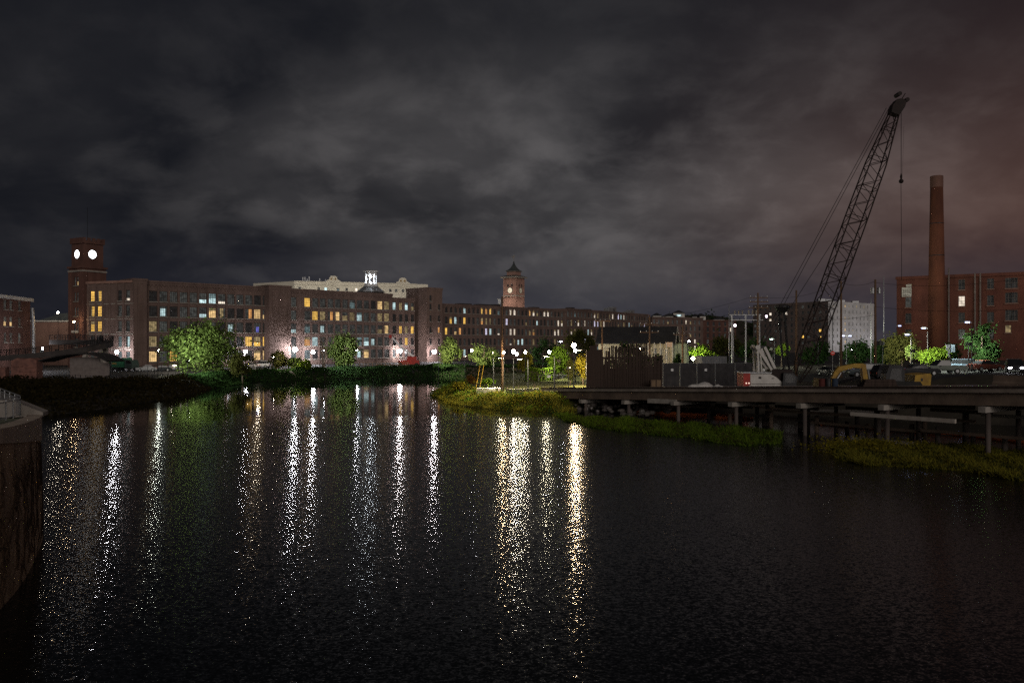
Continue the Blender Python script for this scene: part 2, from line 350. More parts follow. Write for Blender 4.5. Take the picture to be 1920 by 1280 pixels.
def water():
    m, nt, p = newmat('river_water'); n = nt.nodes; l = nt.links
    p.inputs['Base Color'].default_value = (0.004, 0.005, 0.005, 1); p.inputs['IOR'].default_value = 1.333; p.inputs['Specular IOR Level'].default_value = 0.42
    g = n.new('ShaderNodeNewGeometry'); sp = n.new('ShaderNodeSeparateXYZ'); l.new(g.outputs['Position'], sp.inputs[0])
    def nz(scale, detail, st=(1, 1, 1)):
        mp = n.new('ShaderNodeMapping'); mp.inputs['Scale'].default_value = st; l.new(g.outputs['Position'], mp.inputs[0])
        t = n.new('ShaderNodeTexNoise'); t.inputs['Scale'].default_value = scale; t.inputs['Detail'].default_value = detail
        l.new(mp.outputs[0], t.inputs['Vector']); return t
    def vm(op, a, b=None, s=None):
        x = n.new('ShaderNodeVectorMath'); x.operation = op; l.new(a, x.inputs[0])
        if isinstance(b, tuple): x.inputs[1].default_value = b
        elif b is not None: l.new(b, x.inputs[1])
        if s is not None:
            if isinstance(s, (int, float)): x.inputs['Scale'].default_value = s
            else: l.new(s, x.inputs['Scale'])
        return x.outputs[0]
    fine = vm('SCALE', vm('SUBTRACT', nz(19.0, 2.0, (0.8, 1.2, 1)).outputs['Color'], (0.5, 0.5, 0.5)), s=RIP_FINE)
    mid = vm('SCALE', vm('SUBTRACT', nz(6.5, 1.0, (1, 1.3, 1)).outputs['Color'], (0.5, 0.5, 0.5)), s=RIP_MID)
    # wind reaches the open river; in the lee of the mills the water lies calm
    edge = nz(0.045, 3.0, (0.4, 1, 1))
    a = n.new('ShaderNodeMath'); a.operation = 'MULTIPLY_ADD'; l.new(edge.outputs['Fac'], a.inputs[0]); a.inputs[1].default_value = 26.0; l.new(sp.outputs[1], a.inputs[2])
    r = n.new('ShaderNodeMapRange'); r.interpolation_type = 'SMOOTHSTEP'; l.new(a.outputs[0], r.inputs[0])
    r.inputs[1].default_value = 112.0; r.inputs[2].default_value = 96.0; r.inputs[3].default_value = 0.035; r.inputs[4].default_value = 1.0
    patch = nz(0.03, 2.0, (1.0, 0.5, 1)); r2 = n.new('ShaderNodeMapRange'); l.new(patch.outputs['Fac'], r2.inputs[0])
    r2.inputs[1].default_value = 0.35; r2.inputs[2].default_value = 0.6; r2.inputs[3].default_value = 0.7; r2.inputs[4].default_value = 1.1
    k = n.new('ShaderNodeMath'); k.operation = 'MULTIPLY'; l.new(r.outputs[0], k.inputs[0]); l.new(r2.outputs[0], k.inputs[1])
    s = vm('SCALE', vm('ADD', fine, mid), s=k.outputs[0])
    s = vm('ADD', vm('MULTIPLY', s, (0.32, 1, 0)), (0, 0, 1)); s = vm('NORMALIZE', s)
    l.new(s, p.inputs['Normal'])
    rr = n.new('ShaderNodeMapRange'); l.new(r.outputs[0], rr.inputs[0]); rr.inputs[1].default_value = 0.035; rr.inputs[2].default_value = 1
    rr.inputs[3].default_value = 0.06; rr.inputs[4].default_value = 0.11; l.new(rr.outputs[0], p.inputs['Roughness'])
    b = MB(); b.add([(-900, -150, 0), (900, -150, 0), (900, 420, 0), (-900, 420, 0)], [(0, 1, 2, 3)])
    structure(b.build('water', m))
RIP_FINE = 0.52; RIP_MID = 0.40
water()

# ------------------------------------------------------------------ windows and facades
_cache = {}
def frame_mesh(w, h, nx, nz, mat, bar=0.07):
    k = ('f', round(w, 2), round(h, 2), nx, nz, mat.name)
    if k not in _cache:
        b = MB(); t = bar * 1.4
        b.bx(-w/2, w/2, 0.02, 0.12, h/2 - t, h/2); b.bx(-w/2, w/2, 0.02, 0.12, -h/2, -h/2 + t)
        b.bx(-w/2, -w/2 + t, 0.02, 0.12, -h/2 + t, h/2 - t); b.bx(w/2 - t, w/2, 0.02, 0.12, -h/2 + t, h/2 - t)
        for i in range(1, nx): x = -w/2 + w * i / nx; b.bx(x - bar/2, x + bar/2, 0.03, 0.10, -h/2 + t, h/2 - t)
        for i in range(1, nz): z = -h/2 + h * i / nz; b.bx(-w/2 + t, w/2 - t, 0.035, 0.095, z - bar/2, z + bar/2)
        _cache[k] = b.mesh('window', mat)
    return _cache[k]
def pane_mesh(w, h, code):
    var = random.randrange(5) if code in 'wWYOPCc' else 0
    k = ('p', round(w, 2), round(h, 2), code, var)
    if k not in _cache:
        b = MB()
        if code in HALF:
            mt, (x0, x1, z0, z1) = HALF[code]
            b.add([(-w/2, 0.14, -h/2), (w/2, 0.14, -h/2), (w/2, 0.14, h/2), (-w/2, 0.14, h/2)], [(0, 1, 2, 3)], 0)
            X0, X1, Z0, Z1 = -w/2 + w*x0, -w/2 + w*x1, -h/2 + h*z0, -h/2 + h*z1
            b.add([(X0, 0.125, Z0), (X1, 0.125, Z0), (X1, 0.125, Z1), (X0, 0.125, Z1)], [(0, 1, 2, 3)], 1)
            _cache[k] = b.mesh('pane', [PM['d'], PM[mt]])
        else:
            b.add([(-w/2, 0.14, -h/2), (w/2, 0.14, -h/2), (w/2, 0.14, h/2), (-w/2, 0.14, h/2)], [(0, 1, 2, 3)], 0)
            if var in (1, 2): z = h/2 - h * (.3, .5)[var - 1]; b.add([(-w/2, 0.128, z), (w/2, 0.128, z), (w/2, 0.128, h/2), (-w/2, 0.128, h/2)], [(0, 1, 2, 3)], 1)
            if var == 3: b.add([(-w/2, 0.128, -h/2), (-w/2 + w * .3, 0.128, -h/2), (-w/2 + w * .22, 0.128, h/2), (-w/2, 0.128, h/2)], [(0, 1, 2, 3)], 1); b.add([(w/2 - w * .26, 0.128, -h/2), (w/2, 0.128, -h/2), (w/2, 0.128, h/2), (w/2 - w * .2, 0.128, h/2)], [(0, 1, 2, 3)], 1)
            _cache[k] = b.mesh('pane', [PM[code], PM['c' if code in 'Cc' else 'w'] if code not in 'wc' else PM['d']])
    return _cache[k]
def sill_mesh(w, mat):
    k = ('s', round(w, 2), mat.name)
    if k not in _cache: _cache[k] = MB().bx(-w/2 - 0.12, w/2 + 0.12, -0.40, -0.01, -0.20, 0.0).mesh('sill', mat)
    return _cache[k]
def facade(root, wb, org, ang, L, H, wins, rev=0.28, frame=TRIM, sill=STONE, bar=0.07):
    """wall panel with real openings appended to wb; each window a child of root. wins: (x, z, w, h, nx, nz, code)"""
    M = Matrix.Translation(Vector(org)) @ Matrix.Rotation(ang, 4, 'Z')
    op = [(x - w/2, x + w/2, z - h/2, z + h/2) for x, z, w, h, *_ in wins]
    xs = sorted({0.0, L, *[round(v, 4) for o in op for v in o[:2]]}); zs = sorted({0.0, H, *[round(v, 4) for o in op for v in o[2:]]})
    old = wb.M; wb.M = M
    for i in range(len(xs) - 1):
        xm = (xs[i] + xs[i+1]) / 2; j = 0
        while j < len(zs) - 1:
            hole = lambda jj: any(o[0] < xm < o[1] and o[2] < (zs[jj] + zs[jj+1]) / 2 < o[3] for o in op)
            if hole(j): j += 1; continue
            e = j
            while e + 1 < len(zs) - 1 and not hole(e + 1): e += 1
            wb.add([(xs[i], 0, zs[j]), (xs[i+1], 0, zs[j]), (xs[i+1], 0, zs[e+1]), (xs[i], 0, zs[e+1])], [(0, 1, 2, 3)]); j = e + 1
    for x0, x1, z0, z1 in op:
        v = [(x0, 0, z0), (x1, 0, z0), (x1, 0, z1), (x0, 0, z1), (x0, rev, z0), (x1, rev, z0), (x1, rev, z1), (x0, rev, z1)]
        wb.add(v, [(0, 4, 5, 1), (1, 5, 6, 2), (2, 6, 7, 3), (3, 7, 4, 0)])
    wb.M = old
    for x, z, w, h, nx, nz, code in wins:
        o = link('window', frame_mesh(w, h, nx, nz, frame, bar), root, M @ Vector((x, rev - 0.16, z)), ang)
        link('pane', pane_mesh(w, h, code), o)
        if sill: link('sill', sill_mesh(w, sill), o, (0, 0.02, -h/2 - 0.005))
def grid_wins(xs, zs, w, h, nx, nz, rows):
    return [(x, z, w, h, nx, nz, rows[j][i]) for j, z in enumerate(zs) for i, x in enumerate(xs) if rows[j][i] != ' ']
def rnd_rows(nr, nc, seed, weights):
    r = random.Random(seed); ks = list(weights); ws = [weights[k] for k in ks]
    return [''.join(r.choices(ks, ws)[0] for _ in range(nc)) for _ in range(nr)]
FL = 3.9

# main mill line: local x runs along the river front, local y into the building
DA = Vector((0.695, 0.719)); PA = Vector((-92.9, 206.0)); TH = math.atan2(DA.y, DA.x)
def PL(s, back=0.0): return Vector((PA.x + s * DA.x - back * DA.y, PA.y + s * DA.y + back * DA.x))
Z0 = 2.0; rowz = [9.0 - Z0 + (4 - k - 1) * FL for k in range(5)]       # row 4 sits at eye level
rowz = [9.0 - Z0 + FL * (3 - k) for k in range(5)]

def brick_mill(name, label, s0, s1, depth, ztop, cols, rows, w, h, nx, nz, back=0.0, zs=None, wall=BRICK, extra=(), cornice=True, pil=None, left_end=None, theta=None, P=None):
    p = P or PL(s0, back); th = TH if theta is None else theta
    root = thing(name, label, 'building', (p.x, p.y, Z0), th)
    L = s1 - s0; H = ztop - Z0
    wb = MB(); wins = grid_wins(cols, zs or rowz, w, h, nx, nz, rows) + list(extra)
    facade(root, wb, (0, 0, 0), 0, L, H, wins)
    wb.add([(L, 0, 0), (L, depth, 0), (L, depth, H), (L, 0, H)], [(0, 1, 2, 3)])
    wb.add([(0, depth, 0), (L, depth, 0), (L, depth, H), (0, depth, H)], [(3, 2, 1, 0)])
    if left_end: facade(root, wb, left_end[0], left_end[1], left_end[2], H, left_end[3]); wb.add([(left_end[0][0], left_end[0][1], 0), (0, depth, 0), (0, depth, H), (left_end[0][0], left_end[0][1], H)], [(0, 1, 2, 3)])
    else: wb.add([(0, 0, 0), (0, depth, 0), (0, depth, H), (0, 0, H)], [(3, 2, 1, 0)])
    wb.build('wall', wall, root)
    MB().bx(0.1, L - 0.1, 0.1, depth - 0.1, H - 0.5, H - 0.42).build('roof', ROOF, root)
    if cornice:
        c = MB(); c.bx(-0.05, L + 0.05, -0.22, -0.003, H - 0.9, H - 0.35); c.bx(-0.1, L + 0.1, -0.38, -0.003, H - 0.347, H + 0.12)
        for i in range(int(L / 0.9)): c.bx(0.3 + i * 0.9, 0.62 + i * 0.9, -0.20, -0.004, H - 1.35, H - 0.903)
        c.build('cornice', wall, root)
    for x in (pil or []): MB().bx(x - 0.22, x + 0.22, -0.16, -0.002, 0, H - 1.36).build('pilaster', wall, root)
    return root

# mill A : thirteen bays, with an end wall turned to the west
sA0 = on_line(PA, DA, 272); sA1 = on_line(PA, DA, 503)
colA = [on_line(PA, DA, 287.3 + 0) - sA0 + i * (on_line(PA, DA, 499) - on_line(PA, DA, 287.3)) / 12 for i in range(13)]
rowsA = [".dddddpChddd.".replace('p', 'p'), ".k.ddpWw..oWh", "wd.d..h.kd.v.", "wd.q..d.d.YYY", "WdYd..d.d.dWW"]
rowsA[0] = ".ddddpCqddd.."
pb = [(colA[i] + colA[i+1]) / 2 for i in range(12)]
millA = brick_mill('brick_mill', 'long five storey brick mill with big tree before it, joined to the lit clock tower', sA0, sA1, 22, 24.6, colA, rowsA, 2.05, 2.75, 4, 5, pil=pb)
# stair block at the near corner and the west end wall
def stair_block(label, s0, s1, back0, ztop, wins=(), depth=8, wall=BRICK, name='stair_tower', low=0):
    p = PL(s0, back0); root = thing(name, label, 'building', (p.x, p.y, Z0), TH); L = s1 - s0; H = ztop - Z0
    wb = MB(); facade(root, wb, (0, 0, 0), 0, L, H, list(wins))
    wb.add([(0, 0, 0), (0, depth, 0), (0, depth, H), (0, 0, H)], [(3, 2, 1, 0)]); wb.add([(L, 0, 0), (L, depth, 0), (L, depth, H), (L, 0, H)], [(0, 1, 2, 3)])
    wb.build('wall', wall, root)
    MB().bx(0.05, L - 0.05, 0.05, depth, H - 0.4, H - 0.3).build('roof', ROOF, root)
    c = MB(); c.bx(-0.25, L + 0.25, -0.25, depth, H - 0.3 + 0.003, H + 0.25); c.bx(-0.12, L + 0.12, -0.12, depth - 0.1, H - 1.0, H - 0.3); c.build('cornice', wall, root)
    for x in ([0.5, L - 0.5] if L > 3 else []): MB().bx(x - 0.45, x + 0.45, -0.14, -0.002, 0, H - 1.0).build('pilaster', wall, root)
    for k in range(1, 5): MB().bx(0, L, -0.06, -0.003, k * FL + 0.9, k * FL + 1.1).build('string_course', STONE if low else wall, root)
    return root
sS0 = on_line(PL(0, -1.2), DA, 250)
stair_block('narrow projecting brick stair block at the near corner of the long mill', sS0, sA0, -1.2, 24.75)
# west end wall from the near corner back to the clock tower
cor = PL(sS0, -0.9); far = Vector((X(163, 207.0), 207.0)); ev = far - cor; EL = ev.length
root = thing('mill_end_block', 'west end of the brick mill with tall yellow lit paired windows beside the clock tower', 'building', (far.x, far.y, Z0), math.atan2(-ev.y, -ev.x))
wb = MB(); H = 24.4 - Z0
eu = lambda px: EL - on_line(cor, ev / EL, px)
ew = []
for r, z in enumerate(rowz):
    cc = ['YY', 'YY', 'YY', 'dd', 'dd'][r]; c3 = ['.q', 'dd', 'dd', 'cC', 'cc'][r]
    for i, px in enumerate((173.5, 186.5)): ew.append((eu(px), z, 1.5, 2.7, 3, 4, cc[i]))
    for i, px in enumerate((225, 240)): ew.append((eu(px), z, 1.3, 2.7, 3, 4, c3[i]))
facade(root, wb, (0, 0, 0), 0, EL, H, ew)
wb.add([(0, 0, 0), (0, 12, 0), (0, 12, H), (0, 0, H)], [(3, 2, 1, 0)]); wb.add([(0, 12, 0), (EL, 12, 0), (EL, 12, H), (0, 12, H)], [(0, 1, 2, 3)])
wb.build('wall', BRICK, root); MB().bx(0, EL, 0.05, 12, H - 0.5, H - 0.4).build('roof', ROOF, root)
MB().bx(-0.1, EL + 0.1, -0.3, -0.003, H - 0.5, H + 0.1).build('cornice', BRICKP, root)
for px in (166, 180, 193.5, 206.5, 219, 232.5): x = eu(px); MB().bx(x - 0.3, x + 0.3, -0.18, -0.002, 0, H - 0.5).build('pilaster', BRICK, root)
for k in range(1, 5): MB().bx(0, EL, -0.09, -0.003, rowz[k] + 1.75, rowz[k] + 1.95).build('string_course', STONE, root)

# mill B with its stair block, section C, tower D
sB0 = on_line(PA, DA, 535); sB1 = on_line(PA, DA, 735.5)
cB = [on_line(PA, DA, 576.6) - sB0 + i * (on_line(PA, DA, 725.4) - on_line(PA, DA, 576.6)) / 11 for i in range(12)]
rowsB = ["YddddddckddWw", "dYwoWrwCddww", "cdkdddddddwW", "OCdd..wcCkdd", "c.d...dkWddd"]
rowsB[0] = "Ydddddcdd.Ww"
xB = on_line(PA, DA, 551) - sB0
pB = [(cB[i] + cB[i+1]) / 2 for i in range(11)] + [cB[0] - 1.9]
millB = brick_mill('brick_mill', 'five storey brick mill with many lit windows under the white cupola', sB0, sB1, 24, 24.5, cB, rowsB, 1.95, 2.7, 4, 5, pil=pB,
                   extra=[(xB, z, 1.7, 2.7, 3, 4, 'ddpdc'[k]) for k, z in enumerate(rowz)])
sD = on_line(PL(0, -2.4), DA, 504)
stair_block('windowless brick stair block between the two longest mill fronts', sD, sB0 + 0.4, -2.4, 24.9, depth=10)
sC1 = on_line(PA, DA, 781); cC = [on_line(PA, DA, p) - sB1 for p in (743, 755, 765.8, 777)]
brick_mill('mill_link', 'short lower brick link with four narrow window bays beside the square stair tower', sB1, sC1, 18, 23.4, cC, ["CwCw", "....", ".YwY", "..Y.", "c.d."], 1.3, 2.5, 2, 4, back=1.0)
sT1 = on_line(PL(0, -3), DA, 829); sT0 = on_line(PL(0, -3), DA, 800)
dT = sT1 - sT0
rt = stair_block('square brick stair tower rising above the mill roofs', sT0, sT1, -3.0, 27.0, wins=[(dT * 0.25, z, 0.9, 2.0, 2, 3, '.') for z in [rowz[0] + FL * 0.75] + rowz] + [(dT * 0.80, z, 0.9, 2.0, 2, 3, '..O..'[k]) for k, z in enumerate(rowz)], depth=11)

# mill E : long far mill under the second clock tower
PE = Vector((-18.3, 291.0)); DE = Vector((0.663, 0.749)); TE = math.atan2(DE.y, DE.x)
e0 = on_line(PE, DE, 826); e1 = on_line(PE, DE, 1062)
px0, px1 = on_line(PE, DE, 837), on_line(PE, DE, 1054); nE = 30
cE = [px0 - e0 + i * (px1 - px0) / (nE - 1) for i in range(nE)]
rowsE = ["....C...YOY.c.dPPd..OPw.PPd..d", ".YC.Y..dOwwd..Ldd..wd.k..d.dPP", "Y.hO...d.LC.q.dPP..dwO..d..PPd", "....d.......d.dqwkC.dw.d...w.d", ".dd.C.d.....dd...w..d..d......"]
pE = PE + e0 * DE
millE = brick_mill('brick_mill', 'far long brick mill with narrow windows below the pointed clock tower', 0, e1 - e0, 20, 22.4, cE, rowsE, 1.25, 2.5, 2, 4, P=pE, theta=TE, pil=[(cE[i] + cE[i+1]) / 2 for i in range(5, 29, 6)], zs=[z - 0.2 for z in rowz])
# the mills carry on, bending away
PG = PE + e1 * DE; DG = Vector((41, 66)).normalized(); TG = math.atan2(DG.y, DG.x)
g1 = on_line(PG, DG, 1215); cG = [1.6 + i * (g1 - 3) / 27 for i in range(28)]
brick_mill('brick_mill', 'farther brick mill continuing past the pointed clock tower towards the shed', 0, g1, 20, 23.0, cG, rnd_rows(5, 28, 11, {'.': 7, 'd': 4, 'P': 2.4, 'w': 2, 'c': 1, 'C': .6, 'L': .5}), 1.5, 2.6, 2, 3, P=PG, theta=TG, zs=[z + 0.2 for z in rowz])
PH = Vector((X(1222, 470), 470)); DH = Vector((0.86, 0.51)); cH = [2 + i * 3.6 for i in range(11)]
brick_mill('brick_mill', 'distant low brick mill with pale lit windows above the gabled shed', 0, 41, 18, 23.5, cH, rnd_rows(5, 11, 5, {'.': 4, 'P': 4, 'd': 4, 'w': 1}), 1.3, 2.5, 2, 3, P=PH, theta=math.atan2(DH.y, DH.x))
PI2 = Vector((X(1300, 520), 520)); cI = [2 + i * 4.2 for i in range(7)]
brick_mill('brick_mill', 'distant dark brick block at the far end of the mill row', 0, 31, 18, 23.0, cI, rnd_rows(5, 7, 8, {'.': 9, 'P': 1.5, 'd': 2}), 1.5, 2.6, 2, 3, P=PI2, theta=0.25, wall=BRICKD)

# ------------------------------------------------------------------ left clock tower
CLOCK = emat('clock_glow', (0.97, 0.98, 1.0), 3.4, True)
def clock_face(root, org, ang, r, lit, hands=(5.2, 8.9)):
    b = MB(); b.M = Matrix.Translation(Vector(org)) @ Matrix.Rotation(ang, 4, 'Z')
    n = 28; b.add([(0, -0.06, 0)] + [(r * math.cos(2*math.pi*k/n), -0.06, r * math.sin(2*math.pi*k/n)) for k in range(n)], [(0, 1 + k, 1 + (k+1) % n) for k in range(n)])
    d = b.build('clock_dial', lit, root)
    c = MB(); c.M = b.M
    for k in range(n):
        a0, a1 = 2*math.pi*k/n, 2*math.pi*(k+1)/n
        v = [(q * math.cos(a), yy, q * math.sin(a)) for a in (a0, a1) for q in (r, r * 1.13) for yy in (-0.14, 0.02)]
        c.add(v, [(0, 2, 6, 4), (2, 3, 7, 6), (1, 0, 4, 5)])
    c.build('clock_rim', TRIM, root)
    for L, h in ((0.62, hands[0]), (0.86, hands[1])):
        t = math.pi/2 - 2*math.pi*h/12; k = MB(); k.M = b.M
        k.bar((0, -0.09, 0), (r*L*math.cos(t), -0.09, r*L*math.sin(t)), 0.05, r * 0.07); k.build('clock_hand', TRIM, root)
    k = MB(); k.M = b.M
    for i in range(12):
        t = 2*math.pi*i/12; k.bar((r*0.84*math.cos(t), -0.08, r*0.84*math.sin(t)), (r*0.96*math.cos(t), -0.08, r*0.96*math.sin(t)), 0.03, r*0.055)
    k.build('hour_mark', TRIM, root)
TY = 207.6; tc = Vector((X(156, TY), TY)); tw = 6.3; ta = R(60)
root = thing('clock_tower', 'dark brick clock tower with two glowing white dials and battlements', 'tower', (tc.x, tc.y, Z0), ta)
H = 9 + (640 - 500) / F * TY - Z0
wb = MB(); zz = rowz[:5] + [rowz[0] + FL * 1.05]
facade(root, wb, (0, 0, 0), 0, tw, H, [])
facade(root, wb, (0, tw, 0), R(-90), tw, H, [(tw * 0.52 + dx, z, 0.75, 2.3, 1, 3, 'h' if (k == 5 and dx > 0) else 'd') for k, z in enumerate(zz) for dx in (-0.55, 0.55) if k < 3 or k == 5] + [(tw * 0.52, rowz[3] - 0.3, 1.3, 2.3, 2, 3, 'd')])
wb.bx(0.01, tw, tw - 0.01, tw, 0, H); wb.bx(tw - 0.01, tw, 0.01, tw - 0.02, 0, H)
wb.build('wall', BRICKD, root)
for x, y in ((0.5, 0), (tw - 0.5, 0)): MB().bx(x - 0.5, x + 0.5, -0.2, -0.003, 0, H - 1.2).build('pilaster', BRICKD, root)
for y in (0.5, tw - 0.5): MB().bx(-0.2, -0.003, y - 0.5, y + 0.5, 0, H - 1.2).build('pilaster', BRICKD, root)
for z0, z1, e in ((H - 1.2, H - 0.8, 0.22), (H - 0.3, H + 0.25, 0.34)): MB().bx(-e, tw + e, -e, tw + e, z0, z1).build('cornice', STONE if e < .3 else BRICKD, root)
i = 0.45; HT = 9 + (640 - 455) / F * TY - Z0
MB().bx(i, tw - i, i, tw - i, H + 0.25, HT).build('belfry', BRICKD, root)
MB().bx(i - 0.3, tw - i + 0.3, i - 0.3, tw - i + 0.3, HT, HT + 0.5).build('cornice', BRICKD, root)
for k in range(5):
    for sx in range(2):
        a = i - 0.3 + k * (tw - 2*i + 0.6 - 0.7) / 4; e = i - 0.3 if sx == 0 else tw - i + 0.3 - 0.5
        MB().bx(a, a + 0.7, e, e + 0.5, HT + 0.5, HT + 1.5).build('merlon', BRICKD, root)
        if 0 < k < 4: MB().bx(e, e + 0.5, a, a + 0.7, HT + 0.5, HT + 1.5).build('merlon', BRICKD, root)
MB().tube([(tw/2, tw/2, HT), (tw/2, tw/2, HT + 10)], 0.05, 5).build('flagpole', METAL, root)
zc = 9 + (640 - 475) / F * TY - Z0
clock_face(root, (tw * 0.44, i, zc), 0, 1.1, CLOCK, (3.6, 4.1)); clock_face(root, (i, tw * 0.52, zc), R(-90), 1.1, CLOCK, (7.2, 7.8))

# lit sign boards low on the tower: plain pale panels above the door
b = MB(); b.bx(-0.26, -0.205, tw * 0.52 - 1.5, tw * 0.52 + 1.5, rowz[3] + 2.3, rowz[3] + 2.9); b.build('sign_board', PALETRIM, root)

# ------------------------------------------------------------------ second clock tower
CY2 = 345.0; c2 = Vector((X(968, CY2), CY2 - 4)); w2 = 6.6
root = thing('clock_tower', 'pink lit square brick clock tower with pointed slate roof and weathervane', 'tower', (c2.x, c2.y, Z0), R(58))
zz = lambda py: 9 + (640 - py) / F * CY2 - Z0
TB = pmat('tower_brick', (0.34, 0.20, 0.16), (0.25, 0.15, 0.12), 0.5, 0.9)
wb = MB(); wb.bx(0, w2, 0, w2, 0, zz(522)); wb.build('wall', TB, root)
for fx, org, ang in ((0, (0, w2, 0), R(-90)), (1, (0, 0, 0), 0)):
    M = Matrix.Translation(Vector(org)) @ Matrix.Rotation(ang, 4, 'Z')
    def bb(x0, x1, d, z0, z1): 
        k = MB(); k.M = M; k.bx(x0, x1, -d, -0.003, z0, z1); return k
    bb(-0.15, w2 + 0.15, 0.18, zz(556), zz(556) + 0.45).build('string_course', STONE, root)
    for q in range(9): bb(0.3 + q * 0.7, 0.62 + q * 0.7, 0.14, zz(561), zz(557)).build('corbel', TB, root)
    for q in range(9): bb(0.3 + q * 0.7, 0.62 + q * 0.7, 0.16, zz(526), zz(523)).build('corbel', TB, root)
    bb(0, 0.7, 0.12, 15, zz(523)).build('pilaster', TB, root); bb(w2 - 0.7, w2, 0.121, 15, zz(523)).build('pilaster', TB, root)
    for q in (0.36, 0.66):
        k = MB(); k.M = M; x = w2 * q
        k.prism([(x - .42, zz(538)), (x + .42, zz(538)), (x + .42, zz(534.5)), (x + .25, zz(533.2)), (x - .25, zz(533.2)), (x - .42, zz(534.5))], -0.05, -0.01)
        o = k.build('louvre', TRIM, root)
    o = clock_face(root, M @ Vector((w2 * 0.52, 0, zz(545))), ang, 1.15, emat('dial_cream', (1.0, 0.86, 0.62), 0.62 if fx == 0 else 0.16, False), (7.6, 9.2))  # light on the dials put in as glow, weaker on the shaded right face
MB().bx(-1.0, w2 + 1.0, -1.0, w2 + 1.0, zz(521.5), zz(519.5)).build('eaves', STONE, root)
def frustum(x0, x1, z0, x2, x3, z1): 
    b = MB(); return b.add([(x0, x0, z0), (x1, x0, z0), (x1, x1, z0), (x0, x1, z0), (x2, x2, z1), (x3, x2, z1), (x3, x3, z1), (x2, x3, z1)], [(3, 2, 1, 0), (4, 5, 6, 7), (0, 1, 5, 4), (1, 2, 6, 5), (2, 3, 7, 6), (3, 0, 4, 7)])
frustum(-1.05, w2 + 1.05, zz(519.5) + .003, 1.0, w2 - 1.0, zz(516.3)).build('skirt_roof', SLATE, root)
MB().bx(1.1, w2 - 1.1, 1.1, w2 - 1.1, zz(517), zz(509.5)).build('lantern', TB, root)
MB().bx(0.7, w2 - 0.7, 0.7, w2 - 0.7, zz(509.5), zz(508.6)).build('eaves', STONE, root)
m2 = w2 / 2; zp = [(2.7, 508.5), (1.5, 504.5), (0.8, 500), (0.35, 495), (0.08, 489)]
pr = MB()
for (a, za), (c, zb) in zip(zp[:-1], zp[1:]): f = frustum(m2 - a, m2 + a, zz(za), m2 - c, m2 + c, zz(zb)); pr.add(f.v, f.f)
pr.build('spire', SLATE, root)
v = MB(); v.tube([(m2, m2, zz(490)), (m2, m2, zz(477.5))], 0.12, 5); v.bar((m2 - 0.9, m2, zz(482)), (m2 + 0.9, m2, zz(482)), 0.06, 0.1); v.prism([(m2 - 1.1, zz(480.5)), (m2 + 0.7, zz(480.5)), (m2 + 0.9, zz(478.5)), (m2 - 0.2, zz(479.4))], m2 - 0.04, m2 + 0.04)
v.bx(m2 - 1.5, m2 - .9, m2 - .06, m2 + .06, zz(482) - .3, zz(482) + .3); v.build('weathervane', STONE, root)

for q, (dx, dy) in enumerate(((-6.0, 1.0), (2.5, -7.5))):  # unseen roof floodlights added to brighten the tower faces
    M = Matrix.Translation(root.location) @ Matrix.Rotation(R(58), 4, 'Z'); p = M @ Vector((dx, dy + 3, 22.0 - Z0)); r2 = thing('floodlight', ['roof floodlight washing the left face of the pointed clock tower', 'roof floodlight washing the right face of the pointed clock tower'][q], 'floodlight', (p.x, p.y, p.z), 0, 'clock tower floodlights')
    MB().bx(-.4, .4, -.3, .3, 0, .3).build('housing', METAL, r2); MB().bx(-.35, .35, -.25, .25, .303, .36).build('lens', emat('tower_lens', (1, .82, .68), 500 if q == 0 else 160), r2)

# ------------------------------------------------------------------ white cupola on mill B
qY = 262.0; qp = Vector((X(695.5, qY), qY)); root = thing('cupola', 'white octagonal cupola with tall pointed arches, lit from inside, on the mill roof', 'cupola', (qp.x, qp.y, 24.0))
zq = lambda py: 9 + (640 - py) / F * qY - 24.0
MB().lathe([(4.3, -1), (4.3, zq(548))], 8, ph=R(22.5)).build('drum', TRIM, root)
MB().lathe([(4.7, zq(548)), (4.6, zq(546.5)), (2.2, zq(536.5))], 8, ph=R(22.5)).build('skirt_roof', GALV, root)
MB().lathe([(2.25, zq(537.5)), (2.25, zq(533.5)), (2.0, zq(533)), (1.95, zq(532))], 8, ph=R(22.5)).build('base', WHITE, root)
MB().lathe([(2.0, zq(512)), (2.5, zq(510.5)), (2.6, zq(508.5)), (2.3, zq(508))], 8, ph=R(22.5)).build('cornice', WHITE, root)
MB().lathe([(2.3, zq(508)), (1.2, zq(506.8)), (0.15, zq(506.2))], 8, ph=R(22.5)).build('dome', SLATE, root)
z0, z1 = zq(532), zq(512)
for k in range(8):
    a = R(22.5 + 45 * k); M = Matrix.Rotation(a, 4, 'Z')
    p = MB(); p.M = M; p.lathe([(0.26, z0), (0.18, z0 + .3), (0.17, z1 - .2), (0.28, z1)], 8, c=(1.82, 0, 0)); p.build('column', WHITE, root)
    p = MB(); p.M = Matrix.Rotation(R(45 * k), 4, 'Z') @ Matrix.Translation((1.72, 0, 0)) @ Matrix.Rotation(R(90), 4, 'Z')
    zs_ = z0 + (z1 - z0) * 0.62
    arch = [(-0.7, z1), (-0.7, zs_), (-0.45, zs_), (-0.40, zs_ + 0.5), (0, z1 - 0.35), (0.40, zs_ + 0.5), (0.45, zs_), (0.7, zs_), (0.7, z1)]
    for A in ([arch[0], arch[1], arch[2], arch[3]], [arch[0], arch[3], arch[4]], [arch[0], arch[4], arch[8]], [arch[8], arch[4], arch[5]], [arch[8], arch[5], arch[6], arch[7]]): p.prism(A, -0.07, 0.07)
    p.build('arch', WHITE, root)
MB().ball((0, 0, z0 + 0.35), 0.28, 8, 5).build('lamp_globe', emat('cupola_lamp', (0.86, 0.93, 1.0), 200), root)
